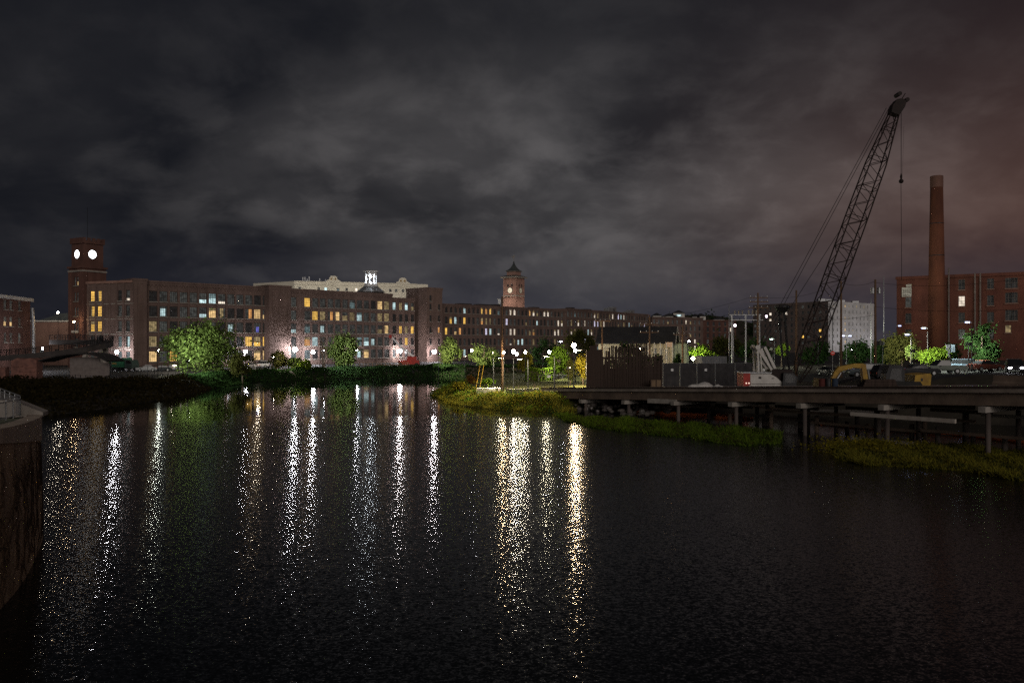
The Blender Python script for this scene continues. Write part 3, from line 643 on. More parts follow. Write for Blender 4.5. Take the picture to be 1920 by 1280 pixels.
MB().ball((0, 0, z0 + 2.3), 0.18, 8, 5).build('lamp_globe', emat('cupola_lamp_upper', (0.86, 0.93, 1.0), 170), root)

# ------------------------------------------------------------------ cream building behind mill B
KY = 318.0; kp = Vector((X(552, KY), KY)); kd = Vector((1, 0.36)).normalized(); kth = math.atan2(kd.y, kd.x)
root = thing('cream_building', 'floodlit cream building with two curved gables showing above the mill roof', 'building', (kp.x, kp.y, Z0), kth)
kx = lambda px: on_line(kp, kd, px)
KH = 9 + (640 - 527) / F * KY - Z0; KL = kx(781); zb = KH - 4.1
wb = MB(); kw = []
for q, px in enumerate((562, 598, 611, 634, 650, 668, 732, 743, 756, 768)): kw.append((kx(px), KH - 2.9 - 0.0, 1.15, 1.3, 1, 2, 'd.Cc.P.ddP'[q]))
for q in range(16): kw.append((3 + q * 3.4, KH - 7.2, 1.2, 1.7, 2, 2, '.'))
facade(root, wb, (0, 0, 0), 0, KL, KH, kw, rev=0.3, frame=PALETRIM, sill=None)
facade(root, wb, (-15, 19, 0), math.atan2(-19, 15), math.hypot(15, 19), KH, [], frame=PALETRIM)
wb.bx(-15, KL, 19, 19.2, 0, KH); wb.build('wall', CREAM, root)
MB().slab([(0.2, 0.2), (KL, 0.2), (KL, 18.8), (-14.5, 18.8)], KH - 0.8, KH - 0.7).build('roof', ROOF, root)
c = MB(); c.bx(0, KL, -0.35, -0.004, KH - 1.35, KH - 1.05); c.bx(0, KL, -0.25, -0.005, KH - 0.2, KH + 0.15); c.build('cornice', CREAM, root)
for px in (625, 755):
    x = kx(px); g = MB(); o = [(x + dx * .85, KH + 0.16 + dz * .85) for dx, dz in ((-3.4, 0), (-3.2, .5), (-2.5, .8), (-1.9, 1.2), (-1.75, 2.0), (-1.2, 2.6), (0, 2.8), (1.2, 2.6), (1.75, 2.0), (1.9, 1.2), (2.5, .8), (3.2, .5), (3.4, 0))]
    g.prism(o, -0.3, 0.1); ob = g.build('curved_gable', CREAM, root)
    for dx in (-0.8, 0.8): MB().bx(x + dx - .38, x + dx + .38, -0.36, -0.303, KH + 0.8, KH + 1.6).build('gable_vent', pmat('vent_tan', (0.32, 0.22, 0.10), (0.24, 0.16, 0.08), 1), ob)
for px, hh in ((569, 1.9), (573, 2.0), (577, 1.3), (581, 2.2), (601, 1.5), (612, 1.2)): x = kx(px); MB().bx(x - .18, x + .18, 2.5, 2.9, KH - 0.7, KH + hh).build('vent_pipe', GALV, root)
# floodlights on the mill roof that light it
for q, px in enumerate((575, 620, 665, 740, 772)):
    p = at(px, 560, 300); r2 = thing('floodlight', 'roof floodlight aimed at the cream building, number %s from the west behind the mill parapet' % ['one', 'two', 'three', 'four', 'five'][q], 'floodlight', (p.x, p.y, 22.6), 0, 'roof floodlights')
    MB().box((0, 0, 0.5), (0.7, 0.3, 0.5), rx=R(-25)).build('housing', METAL, r2); MB().box((0, 0.2, 0.6), (0.6, 0.05, 0.4), rx=R(-25)).build('lens', emat('flood_lens', (1.0, 0.94, 0.80), 560), r2); MB().tube([(0, 0, -1.5), (0, 0, 0.4)], 0.06, 6).build('bracket', METAL, r2)

# ------------------------------------------------------------------ buildings at the left edge
p0 = Vector((X(-60, 168), 168)); p1 = Vector((X(57, 200), 200)); dd = (p1 - p0); LL = dd.length
root = thing('brick_house', 'dark brick block with pale cornice at the left edge, before the clock tower', 'building', (p0.x, p0.y, Z0), math.atan2(dd.y, dd.x))
wb = MB(); HH = 9 + 79 / F * 198 - Z0; ex = lambda px: on_line(p0, dd / LL, px)
facade(root, wb, (0, 0, 0), 0, LL, HH, [(ex(px), 9 - Z0 + dz, 1.6, 2.2, 2, 2, cde) for dz, cs in ((8.6, '.dd.'), (4.7, '.hh.'), (0.9, 'd..d')) for px, cde in zip((-8, 10, 21, 37), cs)], frame=STONE)
wb.bx(LL - .01, LL, 0.01, 16, 0, HH); wb.build('wall', BRICKD, root)
c = MB(); c.bx(-0.2, LL + 0.5, -0.6, -0.004, HH - 0.5, HH + 0.3); c.bx(LL + .003, LL + 0.5, -0.003, 16, HH - 0.5, HH + 0.3); c.build('cornice', PALETRIM, root)
MB().bx(0, LL, 0.01, 16, HH - 0.3, HH - 0.2).build('roof', ROOF, root)
MB().tube([(LL + 0.3, -0.3, HH - 2), (LL + 0.45, -0.4, HH - 4), (LL + 0.8, -0.4, HH - 7), (LL + 0.9, -0.4, 0)], 0.42, 8).build('downpipe', GALV, root)
LB = 232.0; p = Vector((X(58, LB), LB)); lw = X(135, LB) - X(58, LB)
root = thing('low_building', 'low tan brick building between the dark block and the clock tower', 'building', (p.x, p.y, Z0)); hL = 9 + 37 / F * LB - Z0
wb = MB(); facade(root, wb, (0, 0, 0), 0, lw, hL, [(3.0, 3.6, 1.0, 2.2, 1, 2, 'h'), (7.5, 3.6, 1.0, 2.2, 1, 2, '.')]); wb.build('wall', BRICKP, root)
MB().bx(-0.3, lw, -0.35, 9, hL, hL + 0.35).build('roof', PALETRIM, root)
b = MB(); b.prism([(0, hL + .36), (lw, hL + .36), (lw, hL + 2.9), (lw * .6, hL + 2.5)], 3, 3.2); b.build('roof_rise', SLATE, root)

# ------------------------------------------------------------------ big building right of centre
GY = 400.0; gp = Vector((X(1553, GY), GY))
root = thing('apartment_block', 'big grey block with floodlit right face of small windows behind the crane boom', 'building', (gp.x, gp.y, 3.0))
GH = 9 + (640 - 564) / F * GY - 3.0
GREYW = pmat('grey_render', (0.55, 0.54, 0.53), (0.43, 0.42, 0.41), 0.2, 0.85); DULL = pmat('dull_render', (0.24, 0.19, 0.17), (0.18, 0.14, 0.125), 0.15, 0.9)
d1 = Vector((X(1642, GY + 32), GY + 32)) - gp; L1 = d1.length; a1 = math.atan2(d1.y, d1.x)
wb = MB(); ws = []
rr = random.Random(3)
for j in range(7):
    for i in range(13):
        xx = 1.0 + i * (L1 - 2) / 12; zzz = GH - 2.0 - j * 3.1
        cde = 'P' if i == 11 else ('W' if i == 4 and rr.random() < .7 else rr.choice('......dddw'))
        ws.append((xx, zzz, 1.1, 1.6, 2, 1, cde))
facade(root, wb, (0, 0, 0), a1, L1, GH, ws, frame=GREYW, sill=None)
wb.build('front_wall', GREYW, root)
d2 = Vector((X(1412, GY + 45), GY + 45)) - gp; L2 = d2.length; a2 = math.atan2(-d2.y, -d2.x)
wb = MB(); ws = []
for j in range(7):
    for i in range(14):
        cde = rr.choice('.........d'); 
        if (i, j) in ((3, 1), (6, 1), (3, 2)): cde = 'P'
        if (i, j) in ((9, 5), (12, 5), (12, 4)): cde = 'Y'
        ws.append((1.5 + i * (L2 - 3) / 13, GH - 2.4 - j * 3.1, 1.6, 1.5, 2, 1, cde))
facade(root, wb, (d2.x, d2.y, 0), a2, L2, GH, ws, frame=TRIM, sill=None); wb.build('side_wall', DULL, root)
MB().slab([(0, 0.1), (d1.x, d1.y), (d1.x - 10, d1.y + 30), (d2.x, d2.y)], GH - 0.4, GH - 0.3).build('roof', ROOF, root)
for t in (0.1, 0.25, 0.5, 0.8): q = Vector((d1.x * t - 3, d1.y * t + 8)); MB().box((q.x, q.y, GH + 0.6), (3.5, 2, 2.0)).build('roof_plant', GALV, root)
for q, t in enumerate((0.12, 0.38, 0.63, 0.88)):
    nrm = Vector((math.sin(a1), -math.cos(a1))); w = gp + d1 * t + nrm * 9
    r2 = thing('floodlight', 'ground floodlight washing the big grey block, %s from its near corner' % ['first', 'second', 'third', 'fourth'][q], 'floodlight', (w.x, w.y, 4.2), a1, 'floodlights of the grey block')
    MB().bx(-.4, .4, -.15, .15, 0, .5).build('housing', METAL, r2); MB().box((0, 0.15, 0.7), (0.8, 0.3, 0.1)).build('lens', emat('wash_lens', (0.9, 0.9, 1.0), 280), r2)

# ------------------------------------------------------------------ brick factory and chimney at the right
RY = 172.0; rp = Vector((X(1681, RY + 8), RY + 8)); re = Vector((X(1975, RY - 8), RY - 8)); dR = re - rp; LR = dR.length; aR = math.atan2(dR.y, dR.x)
root = thing('brick_factory', 'reddish brick factory with few windows behind the tall chimney', 'building', (rp.x, rp.y, 4.0), aR)
rx = lambda px: on_line(rp, dR / LR, px); HR = 9 + (640 - 519) / F * 178 - 4.0
RB = pmat('red_brick', (0.155, 0.055, 0.038), (0.10, 0.036, 0.026), 0.4, 0.9, stretch=(1, 1, .5), detail=9)
zr = lambda py: 9 + (640 - py) / F * RY - 4.0
FRM = pmat('grey_frame', (.2, .16, .145), (.15, .12, .11), 1)
ws = []
for px, cs in ((1703, ' d..'), (1803, '.P..'), (1857, '....')):
    for k, py in enumerate((533, 564, 595, 626)):
        if cs[k] != ' ': ws.append((rx(px), zr(py), 1.25, 2.2, 2, 4, cs[k]))
for px in (1890.5, 1902):
    for k, py in enumerate((533, 560, 592)): ws.append((rx(px), zr(py), 1.15, 2.2, 2, 4, '.'))
ws.append((rx(1890), zr(617), 1.1, 1.6, 2, 2, 'w'))
wb = MB(); facade(root, wb, (0, 0, 0), 0, LR, HR, ws, frame=FRM, bar=0.05, sill=BRICKP); wb.bx(0, 0.01, 0.01, 18, 0, HR); wb.build('wall', RB, root)
MB().bx(-0.2, LR, -0.3, -0.004, HR - 0.5, HR + 0.15).build('cornice', RB, root); MB().bx(0.05, LR, 0.02, 18, HR - 0.3, HR - 0.2).build('roof', ROOF, root)
for px in (1779, 1828, 1838): x = rx(px); MB().tube([(x, -0.25, 1), (x, -0.25, HR + (1.6 if px == 1779 else 0.3))], 0.16, 8).build('steam_pipe', FRM, root)
x0, x1 = rx(1691), rx(1709); sg = MB().bx(x0, x1, -0.22, -0.10, zr(553), zr(535)).build('sign_board', PALETRIM, root)
MB().bx(rx(1699), rx(1709), -0.22, -0.1, zr(534), zr(529)).build('sign_board', PALETRIM, root)
CY3 = 165.0; root = thing('brick_chimney', 'tall round tapered red brick chimney beside the factory', 'chimney', (X(1756, CY3), CY3, 4.0)); zc = lambda py: 9 + (640 - py) / F * CY3 - 4.0
MB().lathe([(1.75, 0), (1.52, zc(520)), (1.2, zc(352))], 24).build('shaft', pmat('chimney_brick', (0.15, 0.052, 0.028), (0.085, 0.030, 0.018), 0.5, 0.9, stretch=(1, 1, .3)), root, smooth=True)
MB().lathe([(1.2, zc(352)), (1.24, zc(351)), (1.24, zc(331)), (1.18, zc(330.5)), (0.95, zc(330.5))], 24).build('rim', BRICKD, root)
for z in (zc(420), zc(480)): MB().lathe([(1.48 if z < 26 else 1.36, z), (1.48 if z < 26 else 1.36, z + .15)], 24).build('band', METAL, root)
# ------------------------------------------------------------------ gabled shed
SY = 150.0; sp0 = Vector((X(1122, SY), SY)); sd = Vector((X(1262, SY - 4), SY - 4)) - sp0; SL = sd.length; sa = math.atan2(sd.y, sd.x)
root = thing('gabled_shed', 'cream clapboard shed with dark gable roof and lit walls behind the timber screen', 'shed', (sp0.x, sp0.y, 2.6), sa)
SH = 9 + (640 - 640) / F * SY - 2.6; SRG = 9 + 25.5 / F * SY - 2.6; SDp = 7.0
CLAP = pmat('clapboard', (0.56, 0.50, 0.36), (0.46, 0.41, 0.29), 1.2, 0.8)
wb = MB(); facade(root, wb, (0, 0, 0), 0, SL, SH, [(1.5, SH - 2.2, 0.9, 2.2, 2, 2, 'w')] + [(SL - 3.2 + q * 1.0, SH - 2.3, 0.55, 2.2, 1, 2, 'd') for q in range(3)], frame=PALETRIM, sill=None)
wb.add([(SL, 0, 0), (SL, SDp, 0), (SL, SDp, SH), (SL, SDp/2, SRG), (SL, 0, SH)], [(0, 1, 2, 3, 4)]); wb.add([(0, 0, 0), (0, SDp, 0), (0, SDp, SH), (0, SDp/2, SRG), (0, 0, SH)], [(4, 3, 2, 1, 0)])
wb.add([(0, SDp, 0), (SL, SDp, 0), (SL, SDp, SH), (0, SDp, SH)], [(0, 1, 2, 3)]); wb.build('wall', CLAP, root)
bd = MB()
for k in range(int(SH / 0.32)): bd.bx(0.003, SL - .003, -0.035, -0.002, k * 0.32, k * 0.32 + 0.05)
bd.build('siding_edge', CLAP, root)
for s, y0, y1 in ((1, -0.6, SDp/2), (-1, SDp + 0.6, SDp/2)):
    e = SH - 0.6 * (SRG - SH) / (SDp/2); MB().add([(-0.5, y0, e), (SL + 0.5, y0, e), (SL + 0.5, y1, SRG + .05), (-0.5, y1, SRG + .05), (-0.5, y0, e + .2), (SL + 0.5, y0, e + .2), (SL + 0.5, y1, SRG + .25), (-0.5, y1, SRG + .25)], [(0, 1, 2, 3), (7, 6, 5, 4), (0, 4, 5, 1), (1, 5, 6, 2), (3, 7, 4, 0)]).build('roof_slope', ROOF, root)
b = MB(); b.bar((SL + .53, -0.6, SH - .35), (SL + .53, SDp/2, SRG + .15), 0.06, 0.3); b.bar((SL + .53, SDp + .6, SH - .35), (SL + .53, SDp/2, SRG + .15), 0.06, 0.3); b.build('bargeboard', PALETRIM, root)
MB().bx(SL - 1.3, SL - 0.05, -0.75, -0.68, SH - 1.0, SH - 0.15).build('sign_board', pmat('sign_cream', (0.7, 0.55, 0.42), (0.6, 0.4, 0.3), 2), root)
for k in range(5): MB().bx(SL - 0.1 - k * 1.1, SL + 0.05 - k * 1.1, -0.9, -0.75, 0, SH - .2).build('porch_post', PALETRIM, root)
wb = MB(); wb.bx(SL + 0.02, SL + 2.4, 0.5, 5, 0, SH - 0.3); wb.build('lean_to', pmat('lean_green', (0.36, 0.42, 0.30), (0.28, 0.33, 0.24), 1), root); MB().bx(SL + .01, SL + 2.8, 0.1, 5.3, SH - .29, SH - .05).build('lean_to_roof', ROOF, root)  # green light on the lean-to is put into its wall colour

# ------------------------------------------------------------------ tall timber screen
QY = 109.0; q0 = Vector((X(1101, QY), QY)); root = thing('timber_screen', 'tall dark screen of upright timber planks with gaps beside the pier', 'screen', (q0.x, q0.y, 2.4))
zt = lambda py: 9 - (py - 640) / F * QY - 2.4; qx = lambda px: X(px, QY) - q0.x
rr = random.Random(4)
pl = MB().bx(-0.11, 0.11, -0.04, 0.04, 0, 1).mesh('plank', DWOOD)
px = 1101.0; k = 0
while px < 1241:
    solid = px < 1131
    top = (658 if px < 1107 else 648 if px < 1119 else 655) if solid else 668 - 22 * min(1, (px - 1131) / 20) + rr.uniform(-6, 6) if px < 1215 else 668 + rr.uniform(-5, 9)
    o = link('plank', pl, root, (qx(px), rr.uniform(-.05, .05) + 0.0006 * k, 0)); o.scale = (1.02 if solid else rr.uniform(0.75, 0.98), 1, zt(top)); px += 3.0 if solid else rr.choice((3.1, 3.1, 3.3, 4.2)); k += 1
    o.rotation_euler = (0, R(rr.uniform(-.6, .6)) if not solid else 0, 0)
for py in (700, 672): MB().bx(0, qx(1240), 0.05, 0.2, zt(py), zt(py) + .2).build('rail', DWOOD, root)
px = 1131.0
while px < 1241:
    o = link('backing_plank', pl, root, (qx(px), .13 + rr.uniform(0, .03), 0)); o.scale = (1.35, .6, zt(rr.uniform(676, 694))); px += 3.9
# plywood crate by its foot
p = at(1229, 725, QY - 2); r2 = thing('plywood_crate', 'tall plain plywood crate at the foot of the timber screen', 'crate', (p.x, p.y, 2.5)); b = MB(); b.bx(-.75, .75, -.5, .5, 0, 1.35); b.build('body', pmat('plywood', (0.20, 0.135, 0.08), (0.14, 0.095, 0.06), 1.5), r2)
for x in (-.7, 0, .7): MB().bx(x - .06, x + .06, -.54, -.503, 0, 1.35).build('batten', DWOOD, r2)

# ------------------------------------------------------------------ screened chain fence with signs
FY = 118.0; f0 = Vector((X(1243, FY), FY)); root = thing('site_fence', 'mesh covered site fence on steel posts behind the pier', 'fence', (f0.x, f0.y, 1.9)); fz = lambda py: 9 - (py - 640) / F * FY - 1.9; fx = lambda px: X(px, FY) - f0.x
SCR = pmat('screen_mesh', (0.055, 0.052, 0.055), (0.038, 0.036, 0.038), 1.2, 0.95)
ps = (1243, 1275, 1307, 1341, 1378, 1412)
for a, b_ in zip(ps[:-1], ps[1:]):
    k = MB(); n = 6
    vs = []; 
    for i in range(n + 1):
        x = fx(a) + .06 + (fx(b_) - fx(a) - .12) * i / n; y = 0.05 + 0.06 * math.sin(i * 2.1 + a); vs += [(x, y, 0.2), (x, y + .05, fz(681) + 0.05 * math.sin(i + a))]
    k.add(vs, [(2*i, 2*i+2, 2*i+3, 2*i+1) for i in range(n)]); k.build('screen_panel', SCR, root)
for a in ps: MB().tube([(fx(a), 0, 0), (fx(a), 0, fz(680))], 0.05, 6).build('post', GALV, root)
MB().tube([(0, 0, fz(681)), (fx(1412), 0, fz(681))], 0.03, 5).build('top_rail', GALV, root)
for a in (1260, 1323, 1432): MB().bx(fx(a) - .18, fx(a) + .18, -.09, -.06, fz(695.5), fz(691)).build('notice', WHITE, root)
p = at(1340, 700, FY + 6); r2 = thing('site_container', 'grey steel container standing taller behind the mesh fence', 'container', (X(1316, FY + 6), FY + 6, 2.0)); cw = X(1363, FY + 6) - X(1316, FY + 6); ch = 9 - 28 / F * (FY + 6) - 2.0
CON = pmat('container_grey', (0.15, 0.155, 0.17), (0.11, 0.115, 0.125), 0.8, 0.6)
b = MB(); b.bx(0, cw, 0, 5, 0, ch); b.build('body', CON, r2)
for i in range(9): MB().bx(.15 + i * cw / 9, .35 + i * cw / 9, -.06, -.003, .2, ch - .2).build('rib', CON, r2)
p = at(1322, 722, 100); TB2 = MB()
b = bmesh.new(); bmesh.ops.create_icosphere(b, subdivisions=3, radius=1.0)
for v in b.verts:
    v.co = Vector((v.co.x * 1.75, v.co.y * 0.9, max(v.co.z, -0.1) * (0.62 + 0.14 * math.sin(v.co.x * 5) + .1 * math.sin(v.co.y * 7 + v.co.x * 3))))
me = bpy.data.meshes.new('tarp_heap'); b.to_mesh(me); b.free(); me.materials.append(TARP); me.polygons.foreach_set('use_smooth', [True] * len(me.polygons))
o = link('tarp_heap', me, None, (X(1315, 96), 96, 3.35)); tag(o, 'long crumpled pale tarpaulin heap on the pier deck', 'tarpaulin')
o = link('tarp_heap', me, None, (X(1345, 95), 95, 3.3), 0.9); o.scale = (.55, .9, .75); tag(o, 'small rounded pale tarpaulin bundle beside the longer heap', 'tarpaulin')

# ------------------------------------------------------------------ pier
PB = Vector((13.77, 97.0)); PD = Vector((22.98, -35.0)); PLn = PD.length; pd = PD / PLn; pn = Vector((0.836, 0.549))
def dz(Y): return CAMZ - 89.0 / F * Y
def PP(s, off=0.0, z=0.0): q = PB + pd * s + pn * off; return Vector((q.x, q.y, dz((PB + pd * s).y) + z))
s0, s1 = -0.43 * PLn, 1.6 * PLn
root = thing('pier', 'long concrete and timber pier with deep girder on capped piles over the water', 'pier', (0, 0, 0))
DPILE = pmat('pile_dark', (.11, .088, .078), (.065, .052, .047), 1.0, .85, stretch=(1, 1, .3))
DECKM = pmat('deck_concrete', (0.30, 0.245, 0.21), (0.20, 0.165, 0.14), 0.7, 0.35, bump=0.2)
def strip(name, a, b_, o0, o1, z0, z1, mat, n=24, par=root):
    k = MB(); vs = []
    for i in range(n + 1):
        s = a + (b_ - a) * i / n; vs += [PP(s, o0, z0), PP(s, o1, z0), PP(s, o1, z1), PP(s, o0, z1)]
    fs = [(0, 1, 2, 3), (4*n+3, 4*n+2, 4*n+1, 4*n)]
    for i in range(n):
        for j in range(4): fs.append((4*i+j, 4*i+4+j, 4*i+4+(j+1) % 4, 4*i+(j+1) % 4))
    k.add(vs, fs); return k.build(name, mat, par)
strip('deck', s0, s1, 0, 11, -0.30, 0.0, DECKM)
strip('kerb', s0, s1, 0.02, 0.35, 0.003, 0.22, DWOOD)
strip('girder', s0, s1, 0.25, 0.75, -1.30, -0.36, CONCD)
strip('girder', s0, s1, 8.5, 9.0, -1.30, -0.36, CONCD)
for t in range(-2, 9):
    s = t * PLn / 5
    if s < s0 + 1: continue
    for row, off in enumerate((0.6, 5.5)):
        a = PP(s, off, -1.9); k = MB(); k.tube([(a.x, a.y, -2.5), (a.x, a.y, a.z)], 0.20, 10); k.build('pile', DPILE, root, smooth=True)
    a = PP(s, -0.35, -1.6); b_ = PP(s, 6.5, -1.6)
    b_.z = a.z; MB().bar(a, b_, 0.55, 0.45).build('pile_cap', CONC, root)
    if -1 < t < 7: MB().bar(PP(s + 1.2, 5.4, -2.0) , PP(s + 6.4, 5.4, -2.2), 0.3, 0.3).build('brace', CONCD, root)
    e = PP(s + 3.4, 7.0, -2.1); MB().tube([(e.x, e.y, -2), (e.x, e.y, e.z)], 0.26, 9).build('pile', DPILE, root, smooth=True)
def sline(px): return on_line(PB, pd, px)
for (pa, ya), (pb_, yb) in (((1600, 775), (1796, 789)),):
    A = PB + pd * sline(pa); B = PB + pd * sline(pb_)
    MB().bar((A.x - .3, A.y - .2, CAMZ - (ya - 640) / F * A.y), (B.x - .3, B.y - .2, CAMZ - (yb - 640) / F * B.y), 0.25, 0.32).build('waler', pmat('waler_steel', (.5, .45, .4), (.38, .33, .29), 1.5, .6), root)
MB().bar(at(1734, 759, 72), at(1826, 764, 66), 0.3, 0.35).build('waler', CONC, root)
MB().bar(at(1215, 751, 93), at(1268, 753, 90), 0.25, 0.5).build('waler', CONC, root)
for q in range(26):
    s = sline(1330) + q * 1.75; off = 3.2 + 3.4 * ((q * 37) % 10) / 10; a = PP(s, off); zt2 = 1.1 + 1.3 * ((q * 53) % 7) / 7
    MB().tube([(a.x, a.y, -1.5), (a.x, a.y, zt2)], .22, 8).build('stub_pile', DPILE if q % 3 else CONCD, root, smooth=True)
for a0, a1, off, z in ((1300, 1500, 5.2, .9), (1480, 1720, 3.4, 1.0), (1690, 1990, 3.0, 1.3), (1560, 1760, 5.8, 2.0), (1400, 1560, 3.0, 1.9)):
    A = PP(sline(a0), off); B = PP(sline(a1), off); MB().bar((A.x, A.y, z), (B.x, B.y, z + .15), .2, .24).build('low_beam', CONCD, root)
# floating timber and orange booms
tag(MB().bar(Vector((X(1598, 73), 73, .12)), Vector((X(1712, 69.5), 69.5, .12)), 0.35, 0.25).build('floating_timber', CONC), 'pale floating timber below the pier by the weed bed', 'timber')
def boom(pts, label, r=0.16):
    P = []
    for i in range(len(pts) - 1):
        for t in range(6):
            f = t / 6; px = pts[i][0] * (1-f) + pts[i+1][0] * f; Y = pts[i][1] * (1-f) + pts[i+1][1] * f
            P.append((X(px, Y) + .05 * math.sin(9 * px), Y + .25 * math.sin(px * .11), 0.12 + .04 * math.sin(px * .3)))
    Y = pts[-1][1]; P.append((X(pts[-1][0], Y), Y, .12))
    tag(MB().tube(P, [r * (1 + .25 * math.sin(i * 2.2)) for i in range(len(P))], 7).build('floating_boom', ORANGE, smooth=True), label, 'boom', 'orange booms under the pier')
boom([(1190, 101), (1215, 100), (1265, 98), (1328, 96)], 'orange floating boom under the left part of the pier', .2)
boom([(1342, 96.5), (1378, 95.5)], 'short upper orange boom near the middle piles', .15); boom([(1339, 93.5), (1375, 92.5), (1411, 91.5)], 'short lower orange boom near the middle piles', .2)
boom([(1528, 86.5), (1600, 83), (1700, 79), (1800, 75.5), (1925, 70)], 'longest orange boom running to the right edge below the pier', .13)
boom([(1860, 100), (1890, 98), (1935, 95)], 'orange boom high at the right edge beneath the pier', .25)

# loose pipes and timbers slung and stacked below and on the pier
for q, (a, b_, w, m, lb) in enumerate((
    ((1520, 769, 92), (1648, 772, 86), .22, CONC, 'pale timber slung behind the middle piles'),
    ((1390, 762, 97), (1502, 765, 92), .25, CONCD, 'dark timber slung left of the middle piles'),
    ((1668, 806, 76), (1790, 811, 72), .18, DPILE, 'dark timber near the water under the right piles'),
    ((1440, 786, 84), (1560, 790, 80), .2, DPILE, 'dark timber near the water below the crane'),
    ((1840, 778, 66), (1960, 784, 62), .22, CONC, 'pale pipe under the pier at the right edge'),
    ((1250, 761, 96), (1372, 764, 92), .2, CONCD, 'dark pipe under the pier left of the short booms'))):
    tag(MB().bar(at(*a), at(*b_), w, w * 1.2).build('slung_timber', m), lb, 'timber', 'timbers below the pier')
for q in range(5):
    p = PP(sline(1795) + q * 3.4, 9.0); b = MB(); b.M = Matrix.Rotation(math.atan2(pd.y, pd.x), 4, 'Z'); b.prism([(-.3, 0), (.3, 0), (.28, .18), (.1, .35), (.08, .85), (-.08, .85), (-.1, .35), (-.28, .18)], -1.55, 1.55)
    bb2 = MB(); bb2.M = Matrix.Rotation(math.atan2(pd.y, pd.x) - R(90), 4, 'Z'); bb2.prism([(-.3, 0), (.3, 0), (.28, .18), (.1, .35), (.08, .85), (-.08, .85), (-.1, .35), (-.28, .18)], -1.55, 1.55)
    tag(bb2.build('road_barrier', CONCD, loc=p), '%s concrete road barrier on the deck behind the excavator, counted from it' % ['first', 'second', 'third', 'fourth', 'fifth'][q], 'barrier', 'concrete barriers')
for q, (px, c) in enumerate(((1504, pmat('drum_red', (.09, .02, .016), (.06, .014, .012), 1)), (1511, METAL), (1519, pmat('drum_blue', (.025, .04, .07), (.02, .03, .05), 1)))):
    p = PP(sline(px), 3.0 + q * .4); tag(MB().lathe([(.29, 0), (.30, .03), (.29, .3), (.305, .33), (.29, .6), (.30, .86), (.29, .9)], 14).build('oil_drum', c, loc=p), ['dull red', 'black', 'dull blue'][q] + ' steel drum on the pier left of the bucket', 'drum', 'drums on the pier')
p = PP(sline(1585), 5.0); root = thing('timber_stack', 'low stack of square timbers on the pier below the excavator arm', 'timber stack', p)
for j in range(3):
    for i in range(5 - j): MB().bx(-1.6 + .1 * j, 1.6 + .07 * i - .1 * j, -.6 + i * .27, -.36 + i * .27, .02 + j * .25, .25 + j * .25).build('timber', DWOOD, root)
# riprap under the left end of the pier
V = []; rr = np.random.default_rng(5)
rk = MB()
for i in range(150):
    s = s0 + rr.uniform(-1, 22); off = rr.uniform(0.2, 5.5); q = PP(s, off); zz_ = max(0.02, hz(q.x, q.y)); zz_ = rr.uniform(0, 1.2) * (0.3 + off / 5.5) + .05
    rk.ball((q.x, q.y, min(zz_, q.z - 1.0)), rr.uniform(.18, .5), 6, 4, sq=(1, rr.uniform(.7, 1.2), rr.uniform(.5, .9)))
stuff(rk.build('riprap', pmat('wet_rock', (.16, .14, .125), (.08, .07, .065), 1.2, .25)), 'dark wet rocks heaped under the left end of the pier', 'rocks')
# low concrete sea wall and steps beside the lawn
root = thing('sea_wall', 'low concrete retaining wall along the lawn, meeting the pier end', 'wall', (0, 0, 0))
A = at(951, 728, 116); B = PP(s0, 0.4); MB().bar((A.x, A.y, 1.0), (B.x, B.y, 1.35), 0.35, 2.0).build('wall', CONC, root)
MB().bar((A.x, A.y, 2.03), (B.x, B.y, 2.38), 0.5, 0.06).build('coping', CONC, root)
root = thing('concrete_landing', 'small pale concrete landing block with rail posts at the lawn edge', 'landing', (X(918, 119), 119, 0.0))
MB().bx(-1.9, 1.9, -1.2, 1.2, 0, 2.05).build('block', pmat('pale_conc', (.52, .46, .42), (.42, .37, .33), 1), root)
for x in (1.2, 1.9): MB().bx(x - .08, x + .08, -1.3, -1.21, 0.6, 2.4).build('post', DWOOD, root)
for q, px in enumerate((938, 951, 972, 1002)):
    p = at(px, 727, 121); z = hz(p.x, p.y); tag(MB().tube([(0, 0, -.2), (0, 0, 0.9)], .09, 7).build('bollard', DWOOD, loc=(p.x, p.y, z)), '%s dark timber bollard along the lawn edge, counted from the big pole' % ['first', 'second', 'third', 'fourth'][q], 'bollard', 'bollards on the lawn edge')

# ------------------------------------------------------------------ crawler crane
KC = 105.0; cx = X(1440, KC); root = thing('crawler_crane', 'white and red crawler crane with raised lattice boom behind the pier', 'crane', (cx, KC, 1.8))
kz = lambda py: 9 - (py - 640) / F * KC - 1.8; kxx = lambda px: X(px, KC) - cx
CW = pmat('crane_white', (0.60, 0.58, 0.55), (0.48, 0.46, 0.43), 1.2, 0.55)
h = MB(); h.prism([(kxx(1401), kz(721)), (kxx(1466), kz(721)), (kxx(1458), kz(714)), (kxx(1449), kz(706)), (kxx(1438), kz(700)), (kxx(1401), kz(700))], -1.4, 1.4); h.build('house', CW, root)
MB().bx(kxx(1398), kxx(1466), -1.5, 1.5, kz(725.5), kz(721) - .003).build('revolving_frame', CW, root)
MB().bx(kxx(1401), kxx(1457), -1.415, -1.403, kz(719), kz(718)).build('stripe', TRIM, root)
MB().bx(kxx(1416), kxx(1421), -1.42, -1.404, kz(709), kz(705)).build('logo', TRIM, root); MB().bx(kxx(1440), kxx(1445), -1.42, -1.404, kz(709), kz(707.5)).build('nameplate', TRIM, root)
MB().bx(kxx(1388), kxx(1400.5), -1.45, 1.45, kz(724), kz(699)).build('counterweight', RED, root)
